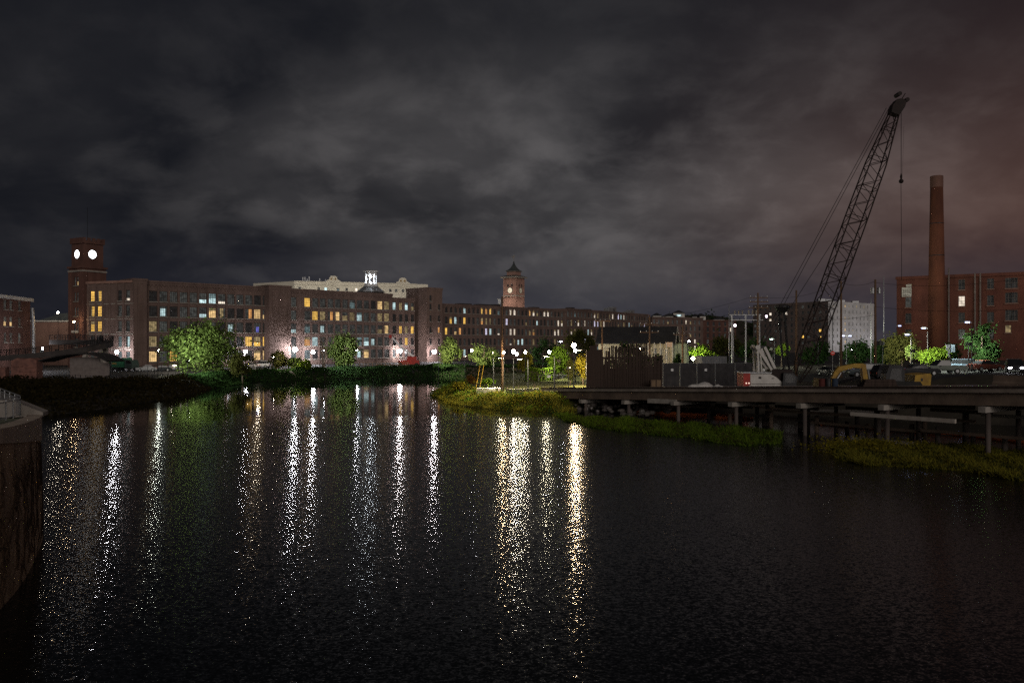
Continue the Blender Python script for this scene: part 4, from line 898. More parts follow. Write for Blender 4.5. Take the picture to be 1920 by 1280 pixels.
for px in (1393, 1398): MB().ball((kxx(px), -1.47, kz(717)), .09, 7, 5).build('marker_lamp', emat('marker_' + str(px), (1, .75, .6), 1.0, False), root)
MB().bx(kxx(1387), kxx(1440), -1.5, 1.5, kz(698.5), kz(697)).build('walkway', GALV, root)
for sgn in (-1, 1):
    y = sgn * 1.0
    MB().bar((kxx(1443), y, kz(694)), (kxx(1415), y, kz(651)), 0.22, 0.28).build('gantry_leg', CW, root)
    MB().bar((kxx(1418), y, kz(700)), (kxx(1416), y, kz(652)), 0.18, 0.18).build('gantry_strut', CW, root)
    MB().bar((kxx(1424) , y, kz(700)), (kxx(1421), y, kz(656)), 0.14, 0.14).build('gantry_strut', CW, root)
    MB().bar((kxx(1448), y, kz(690)), (kxx(1429), y, kz(650)), 0.30, 0.34).build('gantry_leg', CW, root)
    k = MB(); k.M = Matrix.Translation((kxx(1416), y * 1.1, kz(651))) @ Matrix.Rotation(R(90), 4, 'X'); k.lathe([(.32, -.12), (.32, .12)], 14); k.build('sheave', CW, root)
MB().bx(kxx(1413), kxx(1432), -1.0, 1.0, kz(652), kz(648)).build('gantry_head', METAL, root)
MB().bx(kxx(1424), kxx(1433), -.7, .7, kz(668), kz(661)).build('bridle_frame', CW, root)
b = MB(); b.prism([(kxx(1440), kz(722)), (kxx(1478), kz(722)), (kxx(1480), kz(692)), (kxx(1442), kz(692))], -1.2, 0.9); b.build('winch_house', BOOMP, root)
MB().prism([(kxx(1458), kz(726)), (kxx(1482), kz(726)), (kxx(1486), kz(706)), (kxx(1478), kz(698)), (kxx(1460), kz(698))], -1.9, -1.22).build('cab', METAL, root)
MB().prism([(kxx(1462), kz(716)), (kxx(1480), kz(716)), (kxx(1482), kz(706)), (kxx(1476), kz(700)), (kxx(1463), kz(700))], -1.93, -1.905).build('cab_window', GLASS, root)
for sgn in (-1, 1):
    y = sgn * 1.9; k = MB(); L_ = 3.6; pr = [(-L_, .55), (-L_ + .35, .1), (-L_ + .7, 0), (L_ - .7, 0), (L_ - .35, .1), (L_, .55), (L_ - .35, 1.0), (L_ - .7, 1.1), (-L_ + .7, 1.1), (-L_ + .35, 1.0)]
    k.prism(pr, y - .4, y + .4); k.build('track', RUBBER, root)
# boom
BF = Vector((kxx(1494), 0, kz(716))); BT = Vector((kxx(1679), 0, kz(205))); bv = (BT - BF); bl = bv.length; bu = bv / bl; bw = Vector((bu.z, 0, -bu.x))
def bp(t, side, dy):
    half = 0.98 * min(1.0, .30 + t / .12, .42 + (1 - t) / .40)
    return BF + bv * t + bw * half * side * 1.15 + Vector((0, dy * half * 0.95, 0))
boomo = None
lac = MB(); N = 26
for sd_ in (-1, 1):
    for dy in (-1, 1):
        k = MB(); ts = [0, .06, .12, .3, .6, .8, .9, 1.0]; k.tube([bp(t, sd_, dy) for t in ts], .085, 6)
        o = k.build('boom_chord', BOOMP, root)
for i in range(N):
    t0, t1 = .06 + .94 * i / N, .06 + .94 * (i + 1) / N
    for dy in (-1, 1):
        a, b_ = (bp(t0, -1, dy), bp(t1, 1, dy)) if i % 2 == 0 else (bp(t0, 1, dy), bp(t1, -1, dy)); lac.tube([a, b_], .045, 5)
    for sd_ in (-1, 1):
        a, b_ = (bp(t0, sd_, -1), bp(t1, sd_, 1)) if i % 2 else (bp(t0, sd_, 1), bp(t1, sd_, -1)); lac.tube([a, b_], .045, 5)
    if i % 3 == 0: lac.tube([bp(t0, -1, -1), bp(t0, 1, -1)], .05, 5); lac.tube([bp(t0, -1, 1), bp(t0, 1, 1)], .05, 5); lac.tube([bp(t0, -1, -1), bp(t0, -1, 1)], .05, 5); lac.tube([bp(t0, 1, -1), bp(t0, 1, 1)], .05, 5)
lac.build('boom_lacing', BOOMP, root)
k = MB(); HD = [BT + bw * a + bu * c for a, c in ((-.6, -.8), (.55, -.8), (.85, .5), (.8, 1.2), (.15, 1.4), (-.4, 1.1), (-.7, .2))]
k.prism([(p.x, p.z) for p in HD], -.62, .62); k.build('boom_head', BOOMP, root)
for a, c in ((.85, 1.5), (-.35, 1.9)):
    p = BT + bw * a + bu * c; k = MB(); k.M = Matrix.Translation(p) @ Matrix.Rotation(R(90), 4, 'X'); k.lathe([(.27, -.6), (.27, .6)], 12); k.build('sheave', BOOMP, root)
MB().tube([BT + bu * 1.5 + bw * .3, BT + bu * 2.4 + bw * .5], .06, 5).build('antenna', BOOMP, root)
G = Vector((kxx(1424), 0, kz(650)))
for dy in (-.8, .8): MB().tube([G + Vector((0, dy, 0)), BT + bw * -1.0 + Vector((0, dy * .7, 0))], .035, 4).build('pendant_line', METAL, root)
MB().tube([G + Vector((1.5, .3, 1)), BF + bv * .56 + bw * -1.3], .035, 4).build('pendant_line', METAL, root)
hx = kxx(1689.5)
MB().tube([(hx, 0, BT.z + 1.0), (hx, 0, kz(336))], .04, 4).build('hoist_line', METAL, root); MB().tube([(hx, .05, kz(345)), (hx + .1, .05, kz(525))], .035, 4).build('whip_line', METAL, root)
MB().ball((hx, 0, kz(340)), .30, 12, 8).build('hook_ball', BOOMP, root, smooth=True); MB().lathe([(.1, 0), (.16, .5), (.05, .9)], 8, c=(hx, 0, kz(338))).build('swivel', BOOMP, root)
MB().tube([BT + bw * 1.0 + Vector((0, -.3, -2)), (hx + .02, -.3, kz(330))], .012, 4).build('hoist_line', METAL, root)

# ------------------------------------------------------------------ excavator
EY = 77.0; ex0 = X(1640, EY); eg = dz(EY) - .02 ; q = PP(sline(1640), 4); EY = 79.0; ex0 = X(1640, EY); eg = 9 - 88.0 / F * EY
root = thing('excavator', 'yellow excavator with folded arm and bucket resting on the pier deck', 'excavator', (ex0, EY, eg)); ez = lambda py: 9 - (py - 640) / F * EY - eg; ek = lambda px: X(px, EY) - ex0
b = MB(); b.prism([(ek(1529), ez(728.5)), (ek(1566), ez(728.5)), (ek(1566), ez(719)), (ek(1551), ez(712)), (ek(1540), ez(710.5)), (ek(1531), ez(708.5))], -.75, .75); b.build('bucket', YELLOW, root)
for q in range(4): MB().bx(ek(1530) + q * .45, ek(1530) + .18 + q * .45, -.80, -.76, ez(730), ez(726)).build('tooth', METAL, root)
MB().prism([(ek(1556), ez(713)), (ek(1562), ez(717)), (ek(1572), ez(700)), (ek(1579), ez(692)), (ek(1572), ez(686)), (ek(1563), ez(697))], -.22, .22).build('stick', YELLOW, root)
MB().prism([(ek(1565), ez(697)), (ek(1572), ez(687)), (ek(1600), ez(681.5)), (ek(1616), ez(681)), (ek(1620), ez(684)), (ek(1617), ez(690)), (ek(1600), ez(689)), (ek(1579), ez(694))], -.28, .28).build('boom_upper', YELLOW, root)
MB().prism([(ek(1613), ez(684)), (ek(1621), ez(682)), (ek(1626), ez(718)), (ek(1618), ez(722))], -.30, .30).build('boom_lower', YELLOW, root)
for a, b_, r_ in (((1574, 698), (1562, 717), .07), ((1624, 692), (1629, 722), .08)): MB().tube([(ek(a[0]), -.36, ez(a[1])), (ek(b_[0]), -.36, ez(b_[1]))], r_, 7).build('hydraulic_ram', GALV, root)
MB().prism([(ek(1648), ez(722)), (ek(1684), ez(722)), (ek(1684), ez(690)), (ek(1678), ez(684)), (ek(1656), ez(684)), (ek(1650), ez(700))], -1.3, -.1).build('cab', METAL, root)
MB().prism([(ek(1655), ez(712)), (ek(1678), ez(712)), (ek(1678), ez(690)), (ek(1660), ez(690))], -1.33, -1.305).build('cab_window', GLASS, root)
MB().bx(ek(1640), ek(1702), -1.35, 1.35, ez(724), ez(716)).build('swing_frame', METAL, root)
b = MB(); b.prism([(ek(1701), ez(721)), (ek(1731), ez(722)), (ek(1733), ez(701)), (ek(1730), ez(699)), (ek(1703), ez(702))], -1.35, 1.35); b.build('counterweight', YELLOW, root)
MB().bx(ek(1713), ek(1717), -1.37, -1.353, ez(713), ez(708)).build('lifting_eye', METAL, root)
for sgn in (-1, 1): MB().prism([(ek(1640), .35), (ek(1645), 0), (ek(1712), 0), (ek(1717), .35), (ek(1712), .75), (ek(1645), .75)], sgn * 1.1 - .3, sgn * 1.1 + .3).build('track', RUBBER, root)
# ------------------------------------------------------------------ lamps
_lm = {}
def lampmat(col, s):
    k = (col, s)
    if k not in _lm: _lm[k] = emat('lamp_light', col, s)
    return _lm[k]
COOL = (0.95, 0.94, 1.0); WARM = (1.0, 0.70, 0.38); NEUT = (1.0, 0.86, 0.66); LED = (0.55, 0.62, 1.0)
def wall_lamp(px, py, Y, I, col, label, r=0.42, name='wall_lamp'):
    p = at(px, py, Y); root = thing(name, label, 'lamp', p, TH, 'floodlights along the mill fronts')
    MB().ball((0, 0, 0), r, 10, 6).build('lens', lampmat(col, round(I / (math.pi * r * r), 2)), root, smooth=True)
    MB().lathe([(r * .75, r * .8), (r * .55, r * 1.1), (.06, r * 1.3)], 12).build('hood', METAL, root); MB().bar((0, 0, r * 1.25), (0, 2.2, r * 1.25), .1).build('bracket', METAL, root)
    if Y < 240 and name == 'pole_lamp': MB().tube([(0, 1.0, -p.z + Z0), (0, 1.0, r + .1)], .09, 8).build('pole', GALV, root)
    return root
wall_lamp(219, 660, 199, 120, COOL, 'white wall lamp beside the green truck at the west end of the mill', .45)
wall_lamp(461, 659, 219, 104, COOL, 'white lamp half hidden by the right side of the big green tree', .45, 'pole_lamp')
wall_lamp(553, 655, 230, 208, COOL, 'brightest white lamp in front of the windowless stair block', .66)
wall_lamp(587, 660, 236, 128, COOL, 'smaller white lamp just right of the brightest lamp', .52)
wall_lamp(670, 657, 248, 48, COOL, 'small dim white lamp right of the dark round tree', .3)
wall_lamp(750, 658, 262, 176, (1.0, .93, .95), 'bright white lamp above the telescopic lift by the mill link', .66)
wall_lamp(814, 659, 266, 176, (1.0, .92, .96), 'bright white lamp at the foot of the square stair tower', .66)
def post_lamp(px, py, Y, I, col, label, r=0.24, kind='globe', group='park lamp posts', base=None):
    p = at(px, py, Y); zb = hz(p.x, p.y) if base is None else base; h = p.z - zb
    root = thing('street_lamp', label, 'street lamp', (p.x, p.y, zb), 0, group)
    MB().lathe([(.20, 0), (.20, .15), (.13, .35), (.10, .8), (.075, 1.0), (.06, h - r - .05)], 10).build('post', METAL, root)
    m = lampmat(col, round(I / (math.pi * r * r), 2))
    if kind == 'globe':
        MB().ball((0, 0, h), r, 12, 8, sq=(1, 1, 1.15)).build('globe', m, root, smooth=True); MB().lathe([(.14, h - r * 1.2), (.10, h - r * 1.05)], 10).build('collar', METAL, root)
        MB().lathe([(.16, h + r * 1.1), (.10, h + r * 1.3), (.02, h + r * 1.7)], 10).build('finial', METAL, root)
    else:
        for s in kind:
            d = -1 if s == 'l' else 1
            MB().bar((0, 0, h + .1), (d * .8, 0, h + .2), .08).build('arm', GALV, root); MB().bx(d * .6 - .3, d * .6 + .3, -.2, .2, h + .2, h + .32).build('head', GALV, root)
            MB().bx(d * .6 - .22, d * .6 + .22, -.14, .14, h + .06, h + .19).build('lens', m, root)
    return root
post_lamp(885, 657, 225, 54, COOL, 'white globe lamp post between the two pale trees before the far mill', .34)
post_lamp(925, 661, 222, 54, NEUT, 'warm white globe lamp shining through the thin tree left of the tall pole', .34)
post_lamp(963, 659, 121, 30, NEUT, 'dark post lamp on the lawn just right of the tall utility pole', .26)
post_lamp(969, 664, 200, 54, COOL, 'brighter white lamp behind the lawn post lamp', .32)
post_lamp(985, 660, 156, 30, NEUT, 'post lamp at the left side of the yellow bush', .24)
post_lamp(1046, 641, 170, 18, COOL, 'square headed lamp post rising behind the bright lime tree', .2, 'r')
post_lamp(1030, 660, 175, 66, COOL, 'white lamp behind the left edge of the bright lime tree', .28)
post_lamp(1076, 647, 117, 57, WARM, 'dark post lamp with warm globe left of the timber screen', .30)
post_lamp(1079, 657, 140, 36, COOL, 'white lamp just below and behind the warm globe lamp', .26)
post_lamp(1587, 631, 142, 1.1, (.42, .50, 1.0), 'double headed blue white lamp post right of the tall poles', .3, 'lr', 'parking lamp posts', 4.5)
post_lamp(1681, 612, 160, 1.1, (.42, .50, 1.0), 'lamp post lit on its right arm before the factory corner', .3, 'r', 'parking lamp posts', 4.6)
post_lamp(1708, 629, 123, 1.1, (.42, .50, 1.0), 'low blue white lamp above the round green trees', .28, 'l', 'parking lamp posts', 4.8)
post_lamp(1739, 617, 121, 1.1, (.42, .50, 1.0), 'double arm lamp post left of the chimney base', .3, 'l', 'parking lamp posts', 4.8)
post_lamp(1452, 637, 150, 1.1, (.5, 1, .7), 'small greenish lamp behind the crane gantry', .2, 'l', 'parking lamp posts', 2.4)
post_lamp(1822, 606, 107, 1.1, (.42, .50, 1.0), 'lamp lighting the tall thin tree near the right edge', .24, 'l', 'parking lamp posts', 5.0)
post_lamp(1300, 672, 158, 54, (.9, 1, .6), 'low lamp hidden behind the lime bush right of the shed', .3, 'globe', 'park lamp posts', 2.5)
post_lamp(1200, 655, 128, 36, WARM, 'warm lamp hidden behind the timber screen lighting the shed wall', .25, 'globe', 'park lamp posts', 2.5)
# tall parking lot lamps with downward heads; short ones added to light the lawn
def lot_lamp(px, Y, h, I, label, col=NEUT, side=1):
    x = X(px, Y); g = hz(x, Y); root = thing('lot_lamp', label, 'street lamp', (x, Y, g), 0, 'parking lot lamps')
    MB().tube([(0, 0, 0), (0, 0, h)], [.11, .07], 8).build('pole', METAL, root); MB().bar((0, 0, h + .1), (side * 1.2, 0, h + .15), .08).build('arm', METAL, root)
    MB().bx(side * 1.2 - .45, side * 1.2 + .45, -.25, .25, h, h + .22).build('head', METAL, root); MB().add([(side * 1.2 - .38, -.2, h - .01), (side * 1.2 + .38, -.2, h - .01), (side * 1.2 + .38, .2, h - .01), (side * 1.2 - .38, .2, h - .01)], [(3, 2, 1, 0)]).build('lens', lampmat(col, round(I / .3, 1)), root)
lot_lamp(475, 205, 6.8, 300, 'parking lot lamp pole right of the largest tree', NEUT, 1)
lot_lamp(334, 184, 6.8, 120, 'parking lot lamp pole behind the largest tree', NEUT, -1)
lot_lamp(925, 121, 5.4, 420, 'short lamp pole at the tip of the lawn', (1, .92, .66), 1)
lot_lamp(990, 116, 5.0, 330, 'short lamp pole behind the low sea wall', (1, .9, .62), -1)
lot_lamp(1040, 114, 5.0, 260, 'short lamp pole at the pier end', (1, .88, .6), -1)
lot_lamp(1100, 125, 5.8, 300, 'short lamp pole beside the bright yellow bush', WARM, -1)
# floodlights on poles added to light the foliage, turned along the bank
def added_flood_pole(px, Y, z, ang, I, label, col=NEUT, zb=None):
    x = X(px, Y); g = hz(x, Y) if zb is None else zb; root = thing('flood_pole', label, 'floodlight', (x, Y, g), ang, 'floodlight poles on the banks'); h = z - g
    MB().tube([(0, 0, 0), (0, 0, h)], [.08, .05], 7).build('pole', METAL, root); MB().bx(-.25, .12, -.3, .3, h - .05, h + .4).build('housing', METAL, root)
    MB().add([(.13, -.26, h), (.13, .26, h), (.16, .26, h + .36), (.16, -.26, h + .36)], [(0, 1, 2, 3)]).build('lens', lampmat(col, round(I / .19, 1)), root)
GRN = (.94, 1, .84)
added_flood_pole(296, 160, 7.0, R(22), 850, 'floodlight pole left of the largest tree', GRN)
added_flood_pole(352, 156, 5.0, R(60), 260, 'low floodlight pole at the foot of the largest tree', GRN)
added_flood_pole(606, 196, 6.5, R(20), 600, 'floodlight pole left of the dense round tree', COOL)
added_flood_pole(512, 190, 5.0, R(20), 350, 'low floodlight pole left of the narrow olive bush', NEUT)
added_flood_pole(822, 205, 5.5, R(30), 900, 'floodlight pole left of the pale green tree', NEUT)
added_flood_pole(872, 204, 5.0, R(25), 700, 'floodlight pole left of the loose thin tree', NEUT)
added_flood_pole(1018, 150, 5.6, R(25), 380, 'floodlight pole left of the bright lime tree', (1, .97, .75))
added_flood_pole(1066, 126, 4.6, R(25), 350, 'floodlight pole left of the bright yellow bush', (1, .85, .55))
added_flood_pole(1292, 154, 5.5, R(20), 400, 'floodlight pole left of the lime bush by the shed', (1, 1, .7))
added_flood_pole(1712, 114, 7.5, R(22), 700, 'floodlight pole left of the brightest lime tree', GRN, 4.9)
added_flood_pole(1655, 124, 8.5, R(18), 600, 'floodlight pole left of the olive tree', (1, .95, .75), 4.7)
added_flood_pole(1816, 108, 8.5, R(25), 380, 'floodlight pole left of the tall dark tree', GRN, 5.0)
added_flood_pole(1448, 146, 7.5, R(20), 120, 'floodlight pole behind the crane gantry', GRN, 2.4)
added_flood_pole(1574, 138, 8.5, R(20), 120, 'floodlight pole below the double blue lamp', GRN, 4.5)
# small lamps
def mini(px, py, Y, I, col, label, r=.18, zb=None):
    p = at(px, py, Y); root = thing('small_lamp', label, 'lamp', p); MB().ball((0, 0, 0), r, 8, 6).build('lens', lampmat(col, round(I / (math.pi * r * r), 2)), root)
    zg = hz(p.x, p.y) if zb is None else zb
    MB().tube([(0, .2, zg - p.z), (0, .2, r + .25)], .05, 6).build('post', METAL, root); MB().box((0, .05, r + .28), (.3, .5, .06)).build('hood', METAL, root)
mini(944.5, 661, 116.5, 34, WARM, 'warm lamp fixed low on the bare lawn pole', .18)
mini(108.5, 585.5, 226, 26, NEUT, 'small lamp on the thin post left of the clock tower', .25)
mini(139, 603, 205.5, 20, WARM, 'lamp lighting the sign boards low on the clock tower', .2)
mini(1378, 610, 200, 4, (1, .7, .9), 'pink white lamp below the power pole crossarms', .3)
mini(1437, 593, 230, 3.5, (1, .7, .9), 'small pinkish lamp high on the grey block side', .3)
mini(1292, 640, 200, 6, COOL, 'pair of small lamps right of the shed gable', .22)
mini(1289, 679, 165, 5, COOL, 'tiny white lamp at the right foot of the shed', .16)
mini(80, 653, 186, 60, COOL, 'white lamp lighting the ramp beside the left brick block', .2)
# red traffic signal on its mast by the road at the right edge
sgn = Vector((X(2010, 63), 63, 13.2)); root = thing('traffic_signal', 'red traffic signal hanging from a mast arm beyond the right edge', 'traffic light', (sgn.x, sgn.y, sgn.z))
MB().bx(-.22, .22, -.12, .2, -1.25, .3).build('housing', METAL, root)
for q, (z, m) in enumerate(((.02, lampmat((1.0, .05, .015), 150.0)), (-.44, GLASS), (-.9, GLASS))):
    k = MB(); k.M = Matrix.Translation((0, -.14, z)) @ Matrix.Rotation(R(90), 4, 'X'); k.lathe([(.16, -.01), (.14, .04), (.05, .06)], 14); k.build('lens', m, root)
    k = MB(); k.bx(-.2, .2, -.36, -.125, z + .19, z + .21); k.build('visor', METAL, root)
MB().tube([(0, .05, .3), (0, .05, .6)], .04, 6).build('hanger', METAL, root); MB().tube([(-.5, .05, .6), (9, .05, .75)], [.06, .10], 8).build('mast_arm', GALV, root)
MB().tube([(9, .05, .9), (9, .05, 5.6 - sgn.z)], [.12, .18], 10).build('pole', GALV, root)

# ------------------------------------------------------------------ utility poles and wires
def pole(px, ytop, Y, label, arms=(), r=.15, zb=None, mat=WOOD, cans=0, lean=0, name='utility_pole'):
    p = at(px, ytop, Y); g = hz(p.x, p.y) if zb is None else zb; h = p.z - g
    root = thing(name, label, 'pole', (p.x, p.y, g), 0, 'utility poles'); MB().tube([(0, 0, 0), (lean, 0, h)], [r * 1.15, r * .8], 10).build('shaft', mat, root, smooth=True)
    for py, a0, a1 in arms:
        z = 9 - (py - 640) / F * Y - g; x0, x1 = X(a0, Y) - p.x, X(a1, Y) - p.x
        o = MB().bx(x0, x1, -.22, -.1, z - .07, z + .07).build('crossarm', mat, root)
        for q in range(4): x = x0 + (x1 - x0) * (q + .15) / 3.3; MB().lathe([(.03, z + .07), (.06, z + .14), (.06, z + .26), (.02, z + .3)], 6, c=(x, -.16, 0)).build('insulator', GALV, o)
    for q in range(cans): MB().lathe([(.22, 0), (.25, .06), (.25, .8), (.1, .9)], 10, c=(-.45 + .9 * q, -.1, h - 2.0)).build('transformer', GALV, root)
    return root
pole(941.5, 556, 118, 'tall bare wooden pole on the lawn with a lamp arm on top', r=.17)
pole(1129, 600, 122, 'thin pole with one wide crossarm left of the shed roof', ((602, 1115, 1145),), r=.13)
pole(1218, 590, 124, 'pole with two pale crossarms in front of the shed roof', ((608, 1199, 1233), (623, 1199, 1235)), r=.14)
pole(1280, 610, 128, 'short pole at the right end of the shed', ((627, 1262, 1293),), r=.16)
pole(1421, 549, 132, 'dark pole with three wide crossarms above the crane gantry', ((558, 1405, 1439), (566, 1405, 1440), (577, 1403, 1440)), r=.17)
pole(1493, 544, 120, 'tall dark pole left of the crane boom', r=.16)
pole(1577, 527, 118, 'tall pole crossing the floodlit grey block', r=.16)
pole(1641, 524, 112, 'tall pole with two transformer cans before the grey block', cans=2, r=.17)
for px, yt, Y, lb in ((1367, 571, 126, 'thin galvanised post left of the crossarm pole'), (1375, 600, 122, 'shorter galvanised post over the mesh fence'), (1425, 600, 124, 'thin pale post behind the crane gantry'), (1633, 560, 140, 'thin pale post beside the transformer pole'), (1657, 517, 150, 'thin lattice mast left of the factory'), (1534, 590, 150, 'thin dark post behind the boom foot'), (1561, 590, 150, 'thin dark post before the floodlit face')):
    pole(px, yt, Y, lb, r=.07, mat=GALV if 'dark' not in lb else METAL, name='steel_post')
def wire(a, b, sag, label, r=.02):
    P = [Vector(a).lerp(Vector(b), t / 10) - Vector((0, 0, sag * 4 * (t/10) * (1 - t/10))) for t in range(11)]
    tag(MB().tube(P, r, 4).build('wire', METAL), label, 'wire', 'overhead wires')
wire(at(1405, 558, 132), at(1115, 602, 122), 1.0, 'overhead wire from the crossarm pole to the shed pole')
wire(at(1439, 558, 132), at(1577, 530, 118), .8, 'overhead wire from the crossarm pole to the pole by the boom')
wire(at(1577, 530, 118), at(1641, 527, 112), .5, 'short overhead wire between the two tallest poles')
wire(at(1641, 530, 112), at(1960, 515, 90), .8, 'overhead wire from the transformer pole to the right edge')
wire(at(1641, 575, 112), at(1960, 575, 92), .6, 'lower overhead wire crossing the factory front')
wire(at(1405, 577, 132), at(1218, 608, 124), .8, 'lower overhead wire from the crossarm pole towards the shed')
wire(at(1493, 595, 120), at(1641, 590, 112), .5, 'overhead wire low across the floodlit grey block')
wire(at(1129, 602, 122), at(1050, 596, 170), .6, 'thin wire from the shed pole towards the far mills')
wire(at(108, 585, 226), at(58, 598, 200), .3, 'wire from the small lamp post to the left brick block')
# lamp arm and box on the lawn pole
p = at(941.5, 562, 118); root = thing('lamp_bracket', 'slim dark lamp arm and box at the top of the bare lawn pole', 'lamp arm', p); MB().tube([(0, 0, 0), (.5, 0, .35), (1.4, 0, .45)], .04, 6).build('arm', METAL, root); MB().bx(-.62, -.2, -.2, .2, -.6, .1).build('box', GALV, root)
# substation frame
root = thing('substation_frame', 'steel substation frame with crossbeams left of the crane gantry', 'steel frame', at(1398, 700, 138)); gz_ = root.location.z
fzz = lambda py: 9 - (py - 640) / F * 138 - gz_; fxx = lambda px: X(px, 138) - root.location.x
for a in (1372, 1398, 1424): MB().bar((fxx(a), 0, 0), (fxx(a), 0, fzz(590)), .2).build('column', GALV, root)
for py in (600, 590): MB().bar((fxx(1368), -.12 * (py - 594), fzz(py)), (fxx(1428), -.12 * (py - 594), fzz(py)), .16).build('beam', GALV, root)
for a in (1378, 1385, 1392, 1404, 1411, 1418): MB().lathe([(.08, 0), (.16, .1), (.08, .2), (.16, .3), (.08, .4), (.16, .5), (.06, .7)], 7, c=(fxx(a), 0, fzz(590) + .1)).build('insulator', STONE, root)
p = at(1466, 576, 130); root = thing('lattice_support', 'dark wide support with a round platform between the poles', 'platform', (p.x, p.y, 2.0)); hh = p.z - 2.0
MB().lathe([(.6, hh - .9), (1.3, hh), (1.3, hh + .25), (.8, hh + .4)], 14).build('platform', METAL, root)
MB().tube([(-.55, 0, hh - .8), (-.2, 0, hh * .55), (.6, 0, 0)], .2, 8).build('leg', METAL, root); MB().tube([(.35, 0, hh - .8), (.8, 0, hh * .55), (1.4, 0, 0)], .2, 8).build('leg', METAL, root)

# ------------------------------------------------------------------ vehicles
def paint(name, c): return pmat(name, c, tuple(.8 * x for x in c), .6, 0.28, metal=0.2, spec=.5)
PROF = {
 'sedan': ([(-2.25, .35), (-2.3, .75), (-2.0, .95), (-1.35, 1.0), (1.2, .95), (2.15, .8), (2.28, .6), (2.25, .32)], [(-1.5, .98), (-.95, 1.42), (.25, 1.44), (1.1, .96)], 1.78),
 'suv': ([(-2.3, .45), (-2.35, .95), (-2.25, 1.12), (1.1, 1.10), (2.2, 1.0), (2.35, .75), (2.3, .42)], [(-2.2, 1.11), (-1.95, 1.68), (-1.7, 1.74), (.35, 1.74), (1.15, 1.09)], 1.88),
 'pickup': ([(-2.7, .5), (-2.75, 1.1), (-.7, 1.12), (1.3, 1.12), (2.5, 1.05), (2.65, .8), (2.6, .45)], [(-.65, 1.11), (-.5, 1.75), (.6, 1.78), (1.3, 1.11)], 1.92)}
def vehicle(kind, px, py, Y, ang, col, label, group, lights=None, z=None, cat='car'):
    body, gh, wd = PROF[kind]; p = at(px, py, Y); g = hz(p.x, p.y) if z is None else z
    root = thing('parked_car', label, cat, (p.x, p.y, g), ang, group); h = wd / 2
    m = MB(); n = len(body)
    vs = [(x, -h, z_) for x, z_ in body] + [(x, h, z_) for x, z_ in body]
    vs = [(x, y * (.94 if z_ < .5 else 1), z_) for x, y, z_ in vs]
    m.add(vs, [tuple(range(n)), tuple(range(2*n-1, n-1, -1))] + [(i, n+i, n+(i+1) % n, (i+1) % n) for i in range(n)]); m.build('body', paint('car_paint', col), root)
    k = len(gh); t = MB(); tp = .80
    vs = [(x, s * h * (.96 if i in (0, k-1) else tp), z_) for s in (-1, 1) for i, (x, z_) in enumerate(gh)]
    t.add(vs, [tuple(range(k)), tuple(range(2*k-1, k-1, -1))] + [(i, k+i, k+i+1, i+1) for i in range(k-1)]); t.build('windows', GLASS, root)
    zr_ = max(z_ for _, z_ in gh); xr = [x for x, z_ in gh if z_ > zr_ - .08]
    MB().bx(min(xr) - .02, max(xr) + .02, -h * tp, h * tp, zr_ + .004, zr_ + .05).build('roof', bpy.data.materials['car_paint'] if False else root.children[0].data.materials[0], root)
    wr = .34 if kind == 'sedan' else .39
    for sx in (-1.38, 1.38):
        for sy in (-1, 1):
            w = MB(); w.M = Matrix.Translation((sx, sy * (h - .1), wr)) @ Matrix.Rotation(R(90), 4, 'X'); w.lathe([(wr * .9, -.12), (wr, -.09), (wr, .09), (wr * .9, .12)], 14); o = w.build('wheel', RUBBER, root)
            w = MB(); w.M = Matrix.Translation((sx, sy * (h - .1), wr)) @ Matrix.Rotation(R(90), 4, 'X'); w.lathe([(wr * .58, -.13), (wr * .58, .13)], 10); w.build('rim', GALV, o)
    xe = max(x for x, _ in body); xb = min(x for x, _ in body)
    for sy in (-1, 1):
        MB().bx(xe - .16, xe + .03, sy * h * .68 - .16, sy * h * .68 + .16, .62, .80).build('headlight', lampmat(COOL, lights) if lights else GALV, root)
        MB().bx(xb - .03, xb + .1, sy * h * .74 - .12, sy * h * .74 + .12, .7, .88).build('taillight', RED, root)
        MB().bx(.75, .95, sy * (h + .02) - .09, sy * (h + .02) + .09, .98, 1.1).build('mirror', METAL, root)
    return root
G1 = 'cars parked below the mill'
vehicle('sedan', 275, 685, 188, R(-160), (.40, .42, .44), 'silver car parked behind the fence right of the green truck', G1)
vehicle('sedan', 303, 686, 190, R(-158), (.03, .035, .04), 'dark car parked between the silver and the pale car', G1)
vehicle('sedan', 322, 687, 192, R(-158), (.55, .57, .58), 'pale car parked at the left edge of the big tree', G1)
vehicle('suv', 492, 686, 214, R(170), (.66, .68, .70), 'white car parked before the stair block, right of the big tree', G1)
vehicle('sedan', 470, 686, 210, R(170), (.5, .5, .52), 'pale car partly hidden under the right side of the big tree', G1)
vehicle('sedan', 402, 690, 200, R(175), (.6, .6, .62), 'white car glimpsed under the big tree trunk', G1)
G2 = 'cars on the street at the right'
vehicle('suv', 1622, 700, 104, R(178), (.09, .11, .12), 'dark car with teal shine on its roof behind the excavator arm', G2)
vehicle('suv', 1672, 700, 98, R(4), (.022, .022, .024), 'black car behind the excavator, largest on the street', G2)
vehicle('sedan', 1724, 700, 101, R(0), (.04, .04, .045), 'dark low car between the black car and the open vehicle', G2)
vehicle('pickup', 1768, 700, 106, R(180), (.17, .20, .17), 'grey pickup behind the yellow counterweight', G2, cat='pickup')
vehicle('suv', 1812, 690, 112, R(25), (.13, .19, .26), 'blue car left of the headlights', G2)
vehicle('sedan', 1556, 690, 128, R(-70), (.06, .06, .065), 'dark car below the round red sign', G2)
vehicle('sedan', 1848, 692, 108, R(10), (.16, .045, .03), 'dark red car beside the thin tree trunk', G2)
